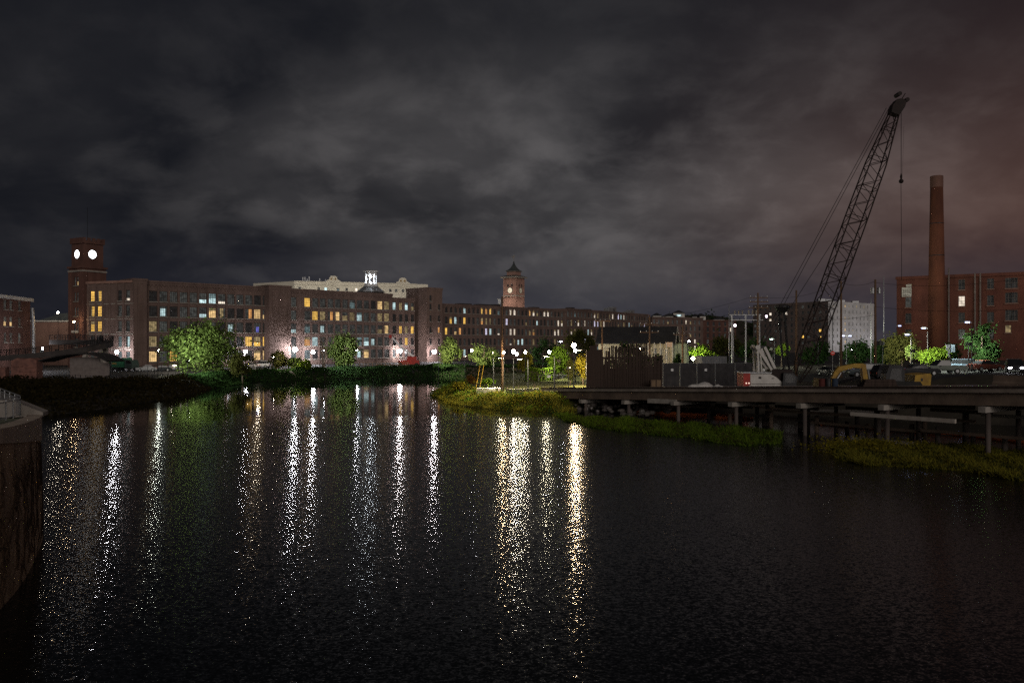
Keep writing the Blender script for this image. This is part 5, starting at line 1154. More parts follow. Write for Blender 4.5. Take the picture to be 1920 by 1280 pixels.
vehicle('suv', 1902, 692, 103, R(-118), (.04, .04, .045), 'car facing us with both headlights on at the right edge', G2, lights=60.0)
# green truck by the mill corner
p = at(236, 688, 189); root = thing('truck', 'green box truck with dark cab by the wall lamp at the mill corner', 'truck', (p.x, p.y, hz(p.x, p.y)), R(-20))
GR = paint('truck_green', (.03, .19, .09)); b = MB(); b.bx(-4.0, .6, -1.2, 1.2, .9, 3.1); b.build('box_body', GR, root); b = MB(); b.prism([(.75, .6), (3.0, .6), (3.0, 1.6), (2.5, 2.6), (.75, 2.7)], -1.1, 1.1); b.build('cab', paint('cab_dark', (.05, .08, .07)), root)
MB().prism([(1.2, 1.7), (2.85, 1.7), (2.42, 2.5), (1.2, 2.5)], -1.13, -1.105).build('cab_window', GLASS, root); MB().bx(-4, 3, -.5, .5, .55, .88).build('chassis', METAL, root); MB().bx(-3.4, -1.6, -1.23, -1.203, 1.6, 1.9).build('stripe', YELLOW, root)
for x in (-3, -1.8, 2.1):
    for y in (-1, 1): w = MB(); w.M = Matrix.Translation((x, y, .48)) @ Matrix.Rotation(R(90), 4, 'X'); w.lathe([(.48, -.15), (.48, .15)], 12); w.build('wheel', RUBBER, root)
# telescopic lift by the mill link
LY = 238.0; p = at(768, 694, LY); root = thing('telescopic_lift', 'red telescopic boom lift with pale raised arm below the mill link', 'boom lift', (p.x, p.y, 1.5)); tz = lambda py: 9 - (py - 640) / F * LY - 1.5; tx = lambda px: X(px, LY) - p.x
MB().bx(tx(748), tx(786), -1.1, 1.1, .7, 1.9).build('chassis', RED, root); MB().bx(tx(764), tx(782), -1, 1, 1.91, 3.0).build('turret', RED, root); MB().bar((tx(776), 0, 3.0), (tx(752), 0, tz(651)), .5, .55).build('outer_boom', WHITE, root); MB().bar((tx(752), 0, tz(651)), (tx(734), 0, tz(631)), .36, .4).build('inner_boom', WHITE, root); MB().bx(tx(730), tx(735), -.7, .7, tz(634), tz(628)).build('basket', RED, root)
for x in (tx(752), tx(782)):
    for y in (-1.1, 1.1): w = MB(); w.M = Matrix.Translation((x, y, .6)) @ Matrix.Rotation(R(90), 4, 'X'); w.lathe([(.6, -.2), (.6, .2)], 12); w.build('wheel', RUBBER, root)
# road signs
p = at(1561, 662, 118); root = thing('road_sign', 'round red no entry sign on a post above the dark car', 'road sign', (p.x, p.y, hz(p.x, p.y)))
hh = p.z - root.location.z; k = MB(); k.M = Matrix.Translation((0, -.05, hh)) @ Matrix.Rotation(R(90), 4, 'X'); k.lathe([(.32, -.01), (.32, .015)], 20); k.build('disc', pmat('sign_red', (.75, .08, .05), (.65, .07, .05), 1), root); MB().bx(-.2, .2, -.085, -.068, hh - .05, hh + .05).build('bar', WHITE, root); MB().tube([(0, 0, 0), (0, 0, hh + .3)], .04, 6).build('post', GALV, root)
p = at(1781, 657, 125); root = thing('banner_sign', 'tall narrow pale blue banner sign right of the round green trees', 'sign', (p.x, p.y, hz(p.x, p.y))); b0 = root.location.z
MB().bx(.1, .75, -.06, .06, 9 - 20 / F * 125 - b0, 9 - 6 / F * 125 - b0).build('board', pmat('banner_blue', (.42, .58, .70), (.30, .42, .55), 1.5), root); MB().bx(-.62, -.05, -.05, .05, 9 - 29 / F * 125 - b0, 9 - 6 / F * 125 - b0).build('board', pmat('banner_grey', (.30, .34, .38), (.15, .17, .2), 2.5), root); MB().tube([(.02, 0, 0), (.02, 0, 9 - 4 / F * 125 - b0)], .07, 6).build('post', METAL, root)
# two yellow guy guards and lawn fence
for q, (xa, xb) in enumerate(((900, 892), (907, 899))):
    a = at(xa, 684, 128); b_ = at(xb, 712, 127); tag(MB().tube([a, (b_.x, b_.y, hz(b_.x, b_.y) - .1)], .045, 7).build('guy_guard', pmat('guard_yellow', (.5, .3, .03), (.42, .25, .03), 1)), '%s of two slanted yellow guy wire guards at the lawn tip' % ['left', 'right'][q], 'guy guard', 'yellow guy guards')
root = thing('rail_fence', 'low rail fence with a small white notice crossing the lawn', 'fence', (0, 0, 0)); pts = [at(px, 704 - (px - 1010) * .1, 150 - (px - 1010) * .08) for px in (1010, 1024, 1038, 1054, 1070)]
for a in pts: z = hz(a.x, a.y); MB().tube([(a.x, a.y, z), (a.x, a.y, z + 1.2)], .05, 6).build('post', GALV, root)
for a, b_ in zip(pts[:-1], pts[1:]): MB().tube([(a.x, a.y, hz(a.x, a.y) + 1.15), (b_.x, b_.y, hz(b_.x, b_.y) + 1.15)], .04, 6).build('rail', GALV, root)
a = pts[1]; MB().bx(a.x + .2, a.x + .8, a.y - .1, a.y - .06, hz(a.x, a.y) + .7, hz(a.x, a.y) + 1.15).build('notice', WHITE, root)
root = thing('chain_fence', 'chain fence on steel posts before the cars parked at the mill', 'fence', (0, 0, 0)); pts = [Vector((X(px, 172), 172)) for px in range(212, 420, 13)]
for a in pts: z = hz(a.x, a.y); MB().tube([(a.x, a.y, z), (a.x, a.y, z + 1.9)], .05, 5).build('post', METAL, root)
for a, b_ in zip(pts[:-1], pts[1:]):
    za, zb_ = hz(a.x, a.y), hz(b_.x, b_.y); MB().tube([(a.x, a.y, za + 1.85), (b_.x, b_.y, zb_ + 1.85)], .035, 5).build('rail', METAL, root)
    for kk in range(1, 6): MB().tube([(a.x, a.y, za + .3 * kk), (b_.x, b_.y, zb_ + .3 * kk)], .008, 3).build('strand', GALV, root)
root = thing('timber_dock', 'pale timber dock railing below the mill lit windows, at the water', 'railing', (X(720, 225), 225, 1.6)); 
for q in range(12): x = -7 + q * 1.25; MB().bx(x - .06, x + .06, -.06, .06, 0, 1.5).build('post', pmat('dock_wood', (.45, .3, .17), (.33, .22, .13), 1.5) if q == 0 else bpy.data.materials['dock_wood'], root)
for z in (.8, 1.42): MB().bx(-7, 7, -.1, -.062, z, z + .1).build('rail', bpy.data.materials['dock_wood'], root)
MB().bx(-7.5, 7.5, -.8, 3, -.3, -.003).build('deck', DWOOD, root)
# ------------------------------------------------------------------ roof plant on the far mills
def local(root, p): return (Matrix.Translation(root.location) @ Matrix.Rotation(root.rotation_euler.z, 4, 'Z')).inverted() @ Vector(p)
mills = [o for o in bpy.data.objects if o.name.startswith('brick_mill') and not o.parent]
mg = [o for o in mills if 'continuing' in o['label']][0]; me_ = [o for o in mills if 'far long' in o['label']][0]
for px, py, Y, w, h in ((1066, 576, 355, 3, 1.2), (1085, 575, 370, 5, 1.0), (1128, 574, 392, 7, 2.2), (1136, 571, 394, 4, 3.0), (1168, 577, 410, 5, 1.6), (1176, 576, 412, 4, 2.2)):
    q = local(mg, at(px, py, Y)); MB().bx(q.x - w/2, q.x + w/2, 5, 8, 20.4, 20.9 + h).build('roof_plant', GALV if h > 1.5 else TRIM, mg)
for x, w, h in ((14, 6, .8), (24, 9, .9), (33, 3, 1.1), (56, 4, .8)): MB().bx(x, x + w, 4, 7, 19.9, 20.4 + h).build('roof_plant', TRIM, me_)
# lettering marks on the factory sign
fac = [o for o in bpy.data.objects if o.name == 'brick_factory'][0]
k = MB()
for q in range(4): x = x0 + .35 + q * .42; k.bx(x, x + .12, -.235, -.222, zr(546), zr(539))
k.bx(x0 + 1.5, x0 + 1.85, -.235, -.222, zr(546), zr(545)); k.bx(x0 + .25, x1 - .2, -.235, -.222, zr(551), zr(549.6)); k.build('lettering', TRIM, fac)

# ------------------------------------------------------------------ curved ramp, arched shed and brick pier at the left
root = thing('footbridge_ramp', 'curved ramp with railings climbing past the arched shed at the left', 'ramp', (0, 0, 0))
RP = [at(-60, 672, 160), at(-20, 668, 162), at(50, 663, 164), at(110, 657, 166), at(160, 650, 169), at(190, 644, 172), at(201, 641, 175), at(203, 639, 178), at(196, 637.5, 181), at(175, 637, 183), at(140, 637, 185), at(100, 637, 187)]
cs = []
for i in range(len(RP) - 1):
    for t in range(4): cs.append(RP[i].lerp(RP[i+1], t / 4))
cs.append(RP[-1])
def side(i, off):
    a = cs[max(0, i-1)]; b = cs[min(len(cs)-1, i+1)]; d = (b - a); d.z = 0; d.normalize(); return cs[i] + Vector((-d.y, d.x, 0)) * off
RAMP = pmat('ramp_concrete', (.06, .052, .05), (.04, .035, .034), .8, .9)
k = MB(); vs = []
for i in range(len(cs)): a, b = side(i, -1.1), side(i, 1.1); vs += [a, b, b - Vector((0, 0, 1.1)), a - Vector((0, 0, 1.1))]
fs = [(4*i+j, 4*i+4+j, 4*i+4+(j+1) % 4, 4*i+(j+1) % 4) for i in range(len(cs)-1) for j in range(4)]; k.add(vs, fs); k.build('deck', RAMP, root)
for off in (-1.05, 1.05):
    for h, r in ((1.1, .06), (.75, .04), (.4, .04)): MB().tube([side(i, off) + Vector((0, 0, h)) for i in range(len(cs))], r, 5).build('rail', METAL, root)
    for i in range(0, len(cs)): 
        if i % 1 == 0: p = side(i, off); MB().tube([p, p + Vector((0, 0, 1.15))], .07, 5).build('railing_post', METAL, root)
for i in (8, 16, 23, 33): p = cs[i]; g = hz(p.x, p.y); MB().bx(p.x - .4, p.x + .4, p.y - .4, p.y + .4, g - .5, p.z - 1.11).build('column', CONC, root)
AY = 156.0; ax = X(165, AY); root = thing('arched_shed', 'low shed with dark curved roof and grey block wall below the ramp', 'shed', (ax, AY, 1.9)); az = lambda py: 9 - (py - 640) / F * AY - 1.9; axx = lambda px: X(px, AY) - ax
arc = [(75, 677), (95, 671), (115, 666), (135, 662.5), (155, 661), (170, 661.5), (185, 664), (198, 669), (210, 676)]
k = MB(); k.prism([(axx(a), az(b)) for a, b in arc] + [(axx(a), az(b) - .25) for a, b in reversed(arc)], -2.0, 5); 
vs = [];  kk = MB()
for a, b in arc: vs += [(axx(a), -2, az(b)), (axx(a), 5, az(b)), (axx(a), 5, az(b) - .25), (axx(a), -2, az(b) - .25)]
kk.add(vs, [(4*i+j, 4*i+4+j, 4*i+4+(j+1) % 4, 4*i+(j+1) % 4) for i in range(len(arc)-1) for j in range(4)]); kk.build('vault_roof', pmat('dark_roof', (.035, .03, .03), (.022, .02, .02), 1), root)
BLOCK = pmat('block_wall', (.19, .165, .155), (.14, .12, .115), 1.5, .9)
k = MB(); pr = [(axx(131), 0), (axx(208), 0), (axx(208), az(680)), (axx(187), az(680)), (axx(187), az(671)), (axx(160), az(669)), (axx(131), az(671))]; k.prism(pr, 0, .3); k.build('block_wall', BLOCK, root)
for q in range(6): MB().bx(axx(131), axx(208), -.02, -.002, .3 + q * .32, .32 + q * .32).build('joint', CONCD, root)
MB().bx(axx(207), axx(209), -.3, 0, 0, az(677)).build('post', METAL, root)
BY = 154.0; bx0 = X(47, BY); root = thing('brick_pier', 'ruined red brick pier with broken top beside the arched shed', 'pier wall', (bx0, BY, 1.7)); bz = lambda py: 9 - (py - 640) / F * BY - 1.7; bxx = lambda px: X(px, BY) - bx0
RBR = pmat('ruin_brick', (.23, .11, .085), (.13, .065, .055), 1.2, .9, bump=.6)
MB().prism([(bxx(24), 0), (bxx(72), 0), (bxx(72), bz(675)), (bxx(60), bz(671)), (bxx(50), bz(673)), (bxx(36), bz(671)), (bxx(25), bz(676))], -.6, 1.5).build('wall', RBR, root)
for a, b, y0, y1 in ((24, 48, 704, 700), (50, 71, 689, 687), (26, 47, 687, 685), (40, 70, 697, 695)): MB().bx(bxx(a), bxx(b), -.72, -.603, bz(y0), bz(y1)).build('ledge', RBR, root)
MB().bx(bxx(-10), bxx(12), -.3, 1, 0, bz(688)).build('low_wall', RBR, root)
root = thing('shore_fence', 'low dark fence along the top of the left bank', 'fence', (0, 0, 0)); pts = [Vector((X(px, 145), 145 + .02 * px)) for px in range(100, 330, 9)]
for a in pts: z = hz(a.x, a.y); MB().bx(a.x - .05, a.x + .05, a.y - .05, a.y + .05, z, z + 1.1).build('post', METAL, root)
for a, b in zip(pts[:-1], pts[1:]): MB().bar((a.x, a.y, hz(a.x, a.y) + 1.0), (b.x, b.y, hz(b.x, b.y) + 1.0), .05).build('rail', METAL, root)

# ------------------------------------------------------------------ curved abutment at the left edge
AB = [(-16.9, 20, 6.1, 6.4), (-17.0, 24, 5.85, 6.2), (-17.25, 26.5, 5.59, 6.07), (-18.5, 30, 5.2, 5.9), (-20.2, 33.7, 4.8, 5.72), (-21.9, 37, 4.42, 5.58), (-23.6, 39.2, 4.3, 5.55), (-26.5, 41.2, 4.3, 5.55), (-33, 42.5, 4.3, 5.55)]
def cr(pts, n=6):
    out = []
    for i in range(len(pts) - 1):
        p0, p1, p2, p3 = [np.array(pts[min(max(j, 0), len(pts)-1)], float) for j in (i-1, i, i+1, i+2)]
        for t in np.linspace(0, 1, n, endpoint=False): out.append(.5 * ((2*p1) + (-p0 + p2)*t + (2*p0 - 5*p1 + 4*p2 - p3)*t*t + (-p0 + 3*p1 - 3*p2 + p3)*t**3))
    out.append(np.array(pts[-1], float)); return np.array(out)
ab = cr(AB); T = np.gradient(ab[:, :2], axis=0); T /= np.linalg.norm(T, axis=1)[:, None]; ON = np.stack([T[:, 1], -T[:, 0]], 1)   # outward (river) side
root = thing('abutment_wall', 'curved vine covered wall with pale concrete cap at the lower left', 'wall', (0, 0, 0))
AWALL = pmat('abutment_stone', (.38, .265, .17), (.22, .15, .098), .9, .92, bump=1.0, bscale=5.0, stretch=(1, 1, .5))
n = len(ab); k = MB(); vs = []
for i in range(n):
    for z, o in ((-2.0, .12), (1.2, .08), (ab[i, 2], 0)): vs.append((ab[i, 0] + ON[i, 0]*o, ab[i, 1] + ON[i, 1]*o, z))
k.add(vs, [(3*i+j, 3*i+3+j, 3*i+4+j, 3*i+1+j) for i in range(n-1) for j in range(2)]); k.build('wall', AWALL, root, smooth=True)
k = MB(); vs = []
for i in range(n):
    for o, z in ((.06, ab[i, 2] + .003), (.06, ab[i, 3]), (-.55, ab[i, 3] + .03), (-.55, ab[i, 2] + .4)): vs.append((ab[i, 0] + ON[i, 0]*o, ab[i, 1] + ON[i, 1]*o, z))
k.add(vs, [(4*i+j, 4*i+4+j, 4*i+4+(j+1) % 4, 4*i+(j+1) % 4) for i in range(n-1) for j in range(4)]); k.build('cap', pmat('cap_concrete', (.44, .36, .29), (.33, .27, .215), .9, .9, bump=.25, stretch=(1, 1, .35)), root)
k = MB(); vs = []
for i in range(n): vs += [(ab[i, 0] - ON[i, 0]*.5, ab[i, 1] - ON[i, 1]*.5, ab[i, 3] - .12), (-34, 22 + i * .3, 5.2)]
k.add(vs, [(2*i, 2*i+2, 2*i+3, 2*i+1) for i in range(n-1)]); k.build('top_fill', pmat('mossy_concrete', (.16, .17, .12), (.11, .12, .085), .8, .9), root)
MB().prism([(0, 0), (2.6, 0), (2.6, .18), (1.4, .75), (0, .85)], 0, 1.2).build('ramp_block', CONC, root, loc=(-24.4, 36.4, 5.5), rz=R(20))
root = thing('steel_railing', 'galvanised railing with mesh infill on the abutment at the left edge', 'railing', (0, 0, 0))
RC = [at(-70, 763, 29.5), at(38, 742, 36.2), at(-40, 713, 43)]; hr = .92
for a, b in zip(RC[:-1], RC[1:]):
    for h in (0, .14): MB().tube([a - Vector((0, 0, h)), b - Vector((0, 0, h))], .028, 6).build('rail', GALV, root)
    MB().tube([a - Vector((0, 0, hr - .08)), b - Vector((0, 0, hr - .08))], .02, 6).build('rail', GALV, root)
    N_ = int((b - a).length / .95)
    for i in range(N_ + 1): p = a.lerp(b, i / max(N_, 1)); MB().tube([p, p - Vector((0, 0, hr))], .03, 6).build('post', GALV, root)
    m = MB()
    for i in range(int((b - a).length / .09)): p = a.lerp(b, i * .09 / (b - a).length); m.tube([p - Vector((0, 0, .15)), p - Vector((0, 0, hr - .08))], .006, 3, caps=False)
    m.build('mesh_infill', GALV, root)
# bare vines on the wall
def wallpt(u, z, o):
    i = min(int(u), n - 2); f = u - i; x, y = ab[i, :2] * (1-f) + ab[i+1, :2] * f; nx_, ny_ = ON[i] * (1-f) + ON[i+1] * f
    zt_ = ab[i, 2]; o += .08 + .04 * (1.2 - z) / 3.2 if z < 1.2 else .08 * (zt_ - z) / (zt_ - 1.2); return (x + nx_ * o, y + ny_ * o, z)
rr = random.Random(12); vm_ = MB()
for q in range(260):
    u = rr.uniform(5, n - 10); z = rr.uniform(-.3, 3.6); d = rr.uniform(-.9, .9); P = []; L_ = rr.randint(7, 22)
    for s in range(L_):
        i = min(int(u), n - 2); zt_ = ab[i, 2]
        if z > zt_ - .05 or not 4 < u < n - 6: break
        P.append(wallpt(u, z, .02)); u += d * rr.uniform(.1, .6); z += rr.uniform(.0, .22)
        if rr.random() < .35: d = -d + rr.uniform(-.2, .2)
    if len(P) > 3: r0 = rr.uniform(.008, .022); vm_.tube(P, [r0 * (1 - .5 * s / len(P)) for s in range(len(P))], 4, caps=False)
o = vm_.build('climbing_vine', pmat('vine_bark', (.085, .058, .038), (.05, .034, .024), 3, .95)); tag(o, 'dense net of bare dark vines climbing the curved abutment wall', 'vine')

# ------------------------------------------------------------------ plants
def leaves(C, s, rg, up=0.35):         # quads of random turn at the points C
    n = len(C); a = rg.normal(size=(n, 3)); a /= np.linalg.norm(a, axis=1)[:, None]; b = rg.normal(size=(n, 3)); b -= (b * a).sum(1)[:, None] * a; b /= np.linalg.norm(b, axis=1)[:, None]
    s = (s * rg.uniform(.6, 1.35, n))[:, None]; w = s * .62
    return np.stack([C - a*s, C - b*w, C + a*s, C + b*w], 1).reshape(-1, 3)
def tree(px, ytop, ybot, half, Y, kind, label, n=2600, ls=.26, group=None, seed=0, trunk=True, flat=1.0, zg=None, cat='tree', sparse=1.0, name='tree', clumps=26, multi=1):
    rg = np.random.default_rng(seed + int(px)); p = at(px, ytop, Y); g = hz(p.x, p.y) if zg is None else zg
    top = p.z - g; bot = max(0.15, 9 - (ybot - 640) / F * Y - g); rx_ = half / F * Y; rz_ = (top - bot) / 2; cz = (top + bot) / 2
    root = thing(name, label, cat, (p.x, p.y, g), 0, group)
    cc = rg.normal(size=(clumps, 3)); cc /= np.linalg.norm(cc, axis=1)[:, None]; cc *= (rg.uniform(.25, 1, clumps) ** .5 * .82)[:, None]
    cc[:, 2] = np.where(cc[:, 2] < 0, cc[:, 2] * flat, cc[:, 2])
    wgt = rg.uniform(.5, 1.4, clumps); wgt /= wgt.sum(); idx = rg.choice(clumps, n, p=wgt)
    sz = rg.uniform(.16, .36, clumps); C = cc[idx] + rg.normal(size=(n, 3)) * sz[idx][:, None] * .62
    C = C * np.array([rx_, rx_ * .9, rz_]) + np.array([0, 0, cz]); C[:, 2] = np.maximum(C[:, 2], .08)
    quads('crown', leaves(C, ls, rg), LEAF[kind], root)
    k = MB(); tr = max(.07, top * .022)
    for q in range(multi):
        ox = (q - (multi-1)/2) * .35; k.tube([(ox, 0, -.3), (ox * 1.2 + rg.uniform(-.1, .1), 0, bot * .6 + cz * .15), (ox * 2 + rg.uniform(-.2, .2) * rx_ * .2, .1, cz * .9), (ox * 3, 0, top * .88)], [tr * 1.25, tr, tr * .7, tr * .2], 7)
    k.build('trunk', BARK, root, smooth=True)
    k = MB()
    for q in range(min(12, clumps)):
        e = cc[q] * np.array([rx_, rx_ * .9, rz_]) * .9 + np.array([0, 0, cz]); s_ = np.array([0, 0, max(.3, min(e[2] - .4, cz * .8))]); mid_ = (s_ * .5 + e * .5) + np.array([0, 0, -.1 * rz_]); k.tube([s_, mid_, e], [tr * .45, tr * .3, tr * .12], 5)
    k.build('limb', BARK, root); return root
GT = 'trees and shrubs along the far bank'
tree(380, 597, 704, 72, 172, 'green', 'largest leafy green tree standing before the long mill', 9000, .30, clumps=60, seed=3)
tree(455, 662, 705, 30, 168, 'olive', 'low olive bush at the right foot of the largest tree', 1600, .26, GT, cat='bush', name='bush')
tree(523, 655, 704, 19, 196, 'olive', 'narrow olive conifer shaped bush left of the brightest lamp', 1500, .26, GT, cat='bush', name='bush')
tree(556, 671, 704, 24, 198, 'green', 'round pale green bush below the brightest lamp', 1500, .26, GT, cat='bush', name='bush')
tree(573, 675, 704, 13, 192, 'lime', 'small lime bush right of the round pale green one', 700, .24, GT, cat='bush', name='bush')
tree(645, 624, 704, 32, 206, 'green', 'dense round green tree in front of the cupola mill', 4200, .30, GT, clumps=34)
tree(846, 628, 694, 22, 214, 'green', 'pale green tree right of the square stair tower', 2600, .30, GT, clumps=30)
tree(826, 680, 700, 26, 210, 'dark', 'dark low shrub at the foot of the stair tower', 1300, .28, GT, cat='bush', name='bush')
tree(908, 641, 692, 34, 212, 'green', 'loose thin green tree with a slanting trunk before the far mill', 2300, .28, GT, clumps=22)
tree(985, 656, 698, 15, 172, 'yellow', 'yellow leaved small tree beside the lawn lamp', 1300, .22, GT)
tree(1022, 628, 692, 24, 200, 'dark', 'thin dark tree rising behind the hedge', 1500, .28, GT, clumps=18)
tree(1085, 616, 676, 34, 205, 'olive', 'dull olive tree crown in front of the farther mill', 2600, .30, GT, clumps=26)
tree(1048, 648, 704, 21, 158, 'lime', 'brightly lit lime green tree behind the lawn', 2600, .24, GT, clumps=28)
tree(1094, 660, 714, 14, 131, 'yellow', 'bright yellow bush against the left edge of the timber screen', 1700, .18, GT, cat='bush', name='bush')
tree(1069, 672, 716, 12, 132, 'olive', 'darker olive bush left of the bright yellow one', 1000, .18, GT, cat='bush', name='bush')
tree(1178, 638, 706, 40, 114, 'dark', 'dark leafy tree growing behind the timber screen slats', 2600, .20, GT, clumps=26)
tree(1232, 655, 704, 10, 116, 'dark', 'small dark shrub at the right end of the timber screen', 600, .18, GT, cat='bush', name='bush')
tree(1270, 660, 690, 9, 130, 'dark', 'small dark bush before the shed porch', 500, .18, GT, cat='bush', name='bush')
GR_ = 'trees on the right bank'
tree(1318, 644, 684, 26, 160, 'lime', 'lit lime green bush right of the shed', 2200, .24, GR_, cat='bush', name='bush')
tree(1360, 622, 690, 34, 178, 'olive', 'dull olive tree behind the grey container', 2400, .30, GR_)
tree(1415, 636, 692, 30, 165, 'dark', 'dark tree behind the crane gantry', 2000, .28, GR_)
tree(1466, 643, 668, 14, 152, 'lime', 'small bright green crown right of the crane gantry', 900, .20, GR_, zg=2.4)
tree(1530, 632, 690, 26, 160, 'dark', 'dark tree behind the boom foot', 2000, .28, GR_, zg=3)
tree(1603, 630, 690, 27, 146, 'dark', 'dark tree below the double blue lamp', 2200, .25, GR_, zg=4)
tree(1650, 640, 690, 22, 142, 'dark', 'dark tree behind the transformer pole', 1600, .25, GR_, zg=4)
tree(1690, 624, 684, 34, 132, 'olive', 'olive tree below the low blue lamp', 2800, .22, GR_, zg=4.7, clumps=30)
tree(1708, 648, 678, 13, 126, 'green', 'small dense green bush before the olive tree', 1000, .18, GR_, zg=4.8)
tree(1746, 650, 682, 28, 120, 'lime', 'brightest lime green round tree right of the street cars', 2600, .18, GR_, zg=4.9, clumps=24)
tree(1842, 606, 690, 32, 112, 'dark', 'tall dark tree lit on its left side near the right edge', 3000, .22, GR_, zg=5.0, clumps=26)
tree(1786, 640, 690, 16, 138, 'dark', 'dark slim tree behind the banner sign', 900, .22, GR_, zg=4.8)
# leafless tree
p = at(607, 628, 203); g = hz(p.x, p.y); root = thing('bare_tree', 'leafless many stemmed tree left of the dense round tree', 'tree', (p.x, p.y, g), 0, GT); hh = p.z - g
rr = random.Random(9); k = MB(); tw_ = MB()
for q in range(6):
    a = rr.uniform(0, 6.3); e = Vector((math.cos(a) * rr.uniform(.6, 2.2) + .2, math.sin(a) * .8, hh * rr.uniform(.8, 1.0))); mid_ = e * .5 + Vector((0, 0, .4)); k.tube([(.15 * math.cos(a), .1 * math.sin(a), -.2), mid_, e], [.14, .09, .03], 6)
    for s in range(9):
        t = rr.uniform(.35, .95); b0_ = mid_.lerp(e, t) if t > .5 else mid_ * (t * 2); tw_.tube([b0_, b0_ + Vector((rr.uniform(-.9, .9), rr.uniform(-.6, .6), rr.uniform(.5, 1.5)))], [.035, .012], 4)
k.build('trunk', BARK, root); tw_.build('limb', BARK, root)
# hedges
def hedge(label, px0, px1, Y, y0, y1, kind, dep=2.0, n=2600):
    a, b = at(px0, y0, Y), at(px1, y0, Y); g = min(hz(a.x, a.y), hz(b.x, b.y)); g = max(g, .3); top = a.z - g; rg = np.random.default_rng(int(px0)); L = b.x - a.x
    root = thing('hedge', label, 'hedge', (a.x, Y, g)); u = rg.uniform(0, 1, (n, 3)); edge = rg.integers(0, 3, n)
    C = np.stack([u[:, 0] * L, u[:, 1] * dep, np.where(edge == 0, top * (1 - .12 * u[:, 2]), u[:, 2] * top)], 1); C[:, 1] = np.where(edge == 1, C[:, 1] * .15, C[:, 1]); C[:, 2] += .12 * np.sin(C[:, 0] * 1.7)
    quads('foliage', leaves(C, .2, rg), LEAF[kind], root); MB().bx(.15, L - .15, .25, dep - .2, 0, max(.3, top - .25)).build('stems', BARK, root)
hedge('long dark clipped hedge across the back of the lawn', 872, 992, 186, 686, 704, 'dark', 2.5, 4500)
hedge('second dark hedge right of the yellow tree', 998, 1036, 176, 681, 692, 'dark', 2.2, 2200)
hedge('low rounded lit hedge in the middle of the lawn', 986, 1036, 152, 691, 702, 'lime', 3.0, 2600)
tree(884, 703, 722, 11, 134, 'rust', 'small rust coloured shrub at the tip of the lawn', 900, .16, None, cat='bush', name='bush', zg=.7)
tree(917, 709, 722, 16, 128, 'lime', 'low bright lime shrub beside the rust coloured one', 900, .16, None, cat='bush', name='bush', zg=1.0)
tree(862, 716, 732, 17, 126, 'yellow', 'low yellow green shrub at the water end of the lawn', 900, .15, None, cat='bush', name='bush', zg=.3)

# undergrowth along the far and left bank
def along(poly, m, rg):
    P = np.array(poly, float); d = np.linalg.norm(np.diff(P, axis=0), axis=1); c = np.concatenate([[0], d.cumsum()]); t = rg.uniform(0, c[-1], m); i = np.clip(np.searchsorted(c, t) - 1, 0, len(d) - 1)
    f = ((t - c[i]) / d[i])[:, None]; q = P[i] * (1 - f) + P[i+1] * f; e = (P[i+1] - P[i]) / d[i][:, None]; return q, np.stack([-e[:, 1], e[:, 0]], 1), t
def undergrowth(name, poly, m, wid, hgt, kind, label, seed, ls=.24, inward=1):
    rg = np.random.default_rng(seed); q, nn, t = along(poly, m, rg); off = rg.uniform(-.2, wid, m); xy = q + nn * (off * inward)[:, None]
    z = np.maximum(hfun(xy[:, 0], xy[:, 1]), 0); lump = .55 + .45 * np.sin(t * .55 + 1.7 * np.sin(t * .21)) * np.cos(off * .9 + t * .13)
    z += rg.uniform(0, 1, m) ** .8 * hgt * lump * np.clip(off / 1.5 + .3, .2, 1)
    C = np.stack([xy[:, 0], xy[:, 1], z], 1); stuff(quads(name, leaves(C, ls, rg), LEAF[kind]), label, 'undergrowth')
LB_ = [(-34, 48), (-44, 64), (-53, 82), (-56, 97), (-54.6, 110), (-54, 128), (-57.3, 152)]
FB_ = [(-57.3, 152), (-56.8, 176.8), (-50, 186), (-41, 192), (-34, 197.6), (-24.5, 203.6), (-18, 206.7), (-8, 213), (10, 217)]
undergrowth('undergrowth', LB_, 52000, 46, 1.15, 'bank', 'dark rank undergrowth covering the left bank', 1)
undergrowth('undergrowth', FB_, 20000, 8, 1.05, 'dark', 'dark bushes and weeds along the far waterline below the mills', 2, .27)
# marsh grass : one blade, one triangle
def blades(name, C, h, lean, mat, label, seed, w=.05):
    rg = np.random.default_rng(seed); m = len(C); a = rg.uniform(0, 6.283, m); d = np.stack([np.cos(a), np.sin(a), 0 * a], 1); hh = (h * rg.uniform(.5, 1.3, m))[:, None]
    ln = rg.normal(size=(m, 3)) * lean; ln[:, 2] = 0; V = np.stack([C - d * w, C + d * w, C + np.array([0, 0, 1.0]) * hh + ln * hh], 1).reshape(-1, 3); stuff(quads(name, V, mat, n=3), label, 'grass')
def inpoly(xy, poly):
    x, y = xy[:, 0], xy[:, 1]; r = np.zeros(len(x), bool); P = poly
    for i in range(len(P)):
        a, b = P[i], P[(i+1) % len(P)]
        if a[1] == b[1]: continue
        r ^= ((a[1] > y) != (b[1] > y)) & (x < (b[0]-a[0]) * (y-a[1]) / (b[1]-a[1]) + a[0])
    return r
def scatter(poly, m, rg, clump=.6):
    P = np.array(poly); lo, hi = P.min(0), P.max(0); xy = rg.uniform(lo, hi, (m * 6, 2)); xy = xy[inpoly(xy, poly)]
    f = np.sin(xy[:, 0] * 1.3 + 2 * np.sin(xy[:, 1] * .7)) * np.cos(xy[:, 1] * 1.1 + xy[:, 0] * .4); keep = rg.uniform(-1, 1, len(xy)) < f + clump; return xy[keep][:m]
def gpx(px, py): Y = 9 * F / (py - 640); return (X(px, Y), Y)     # point of the water plane
rg = np.random.default_rng(21)
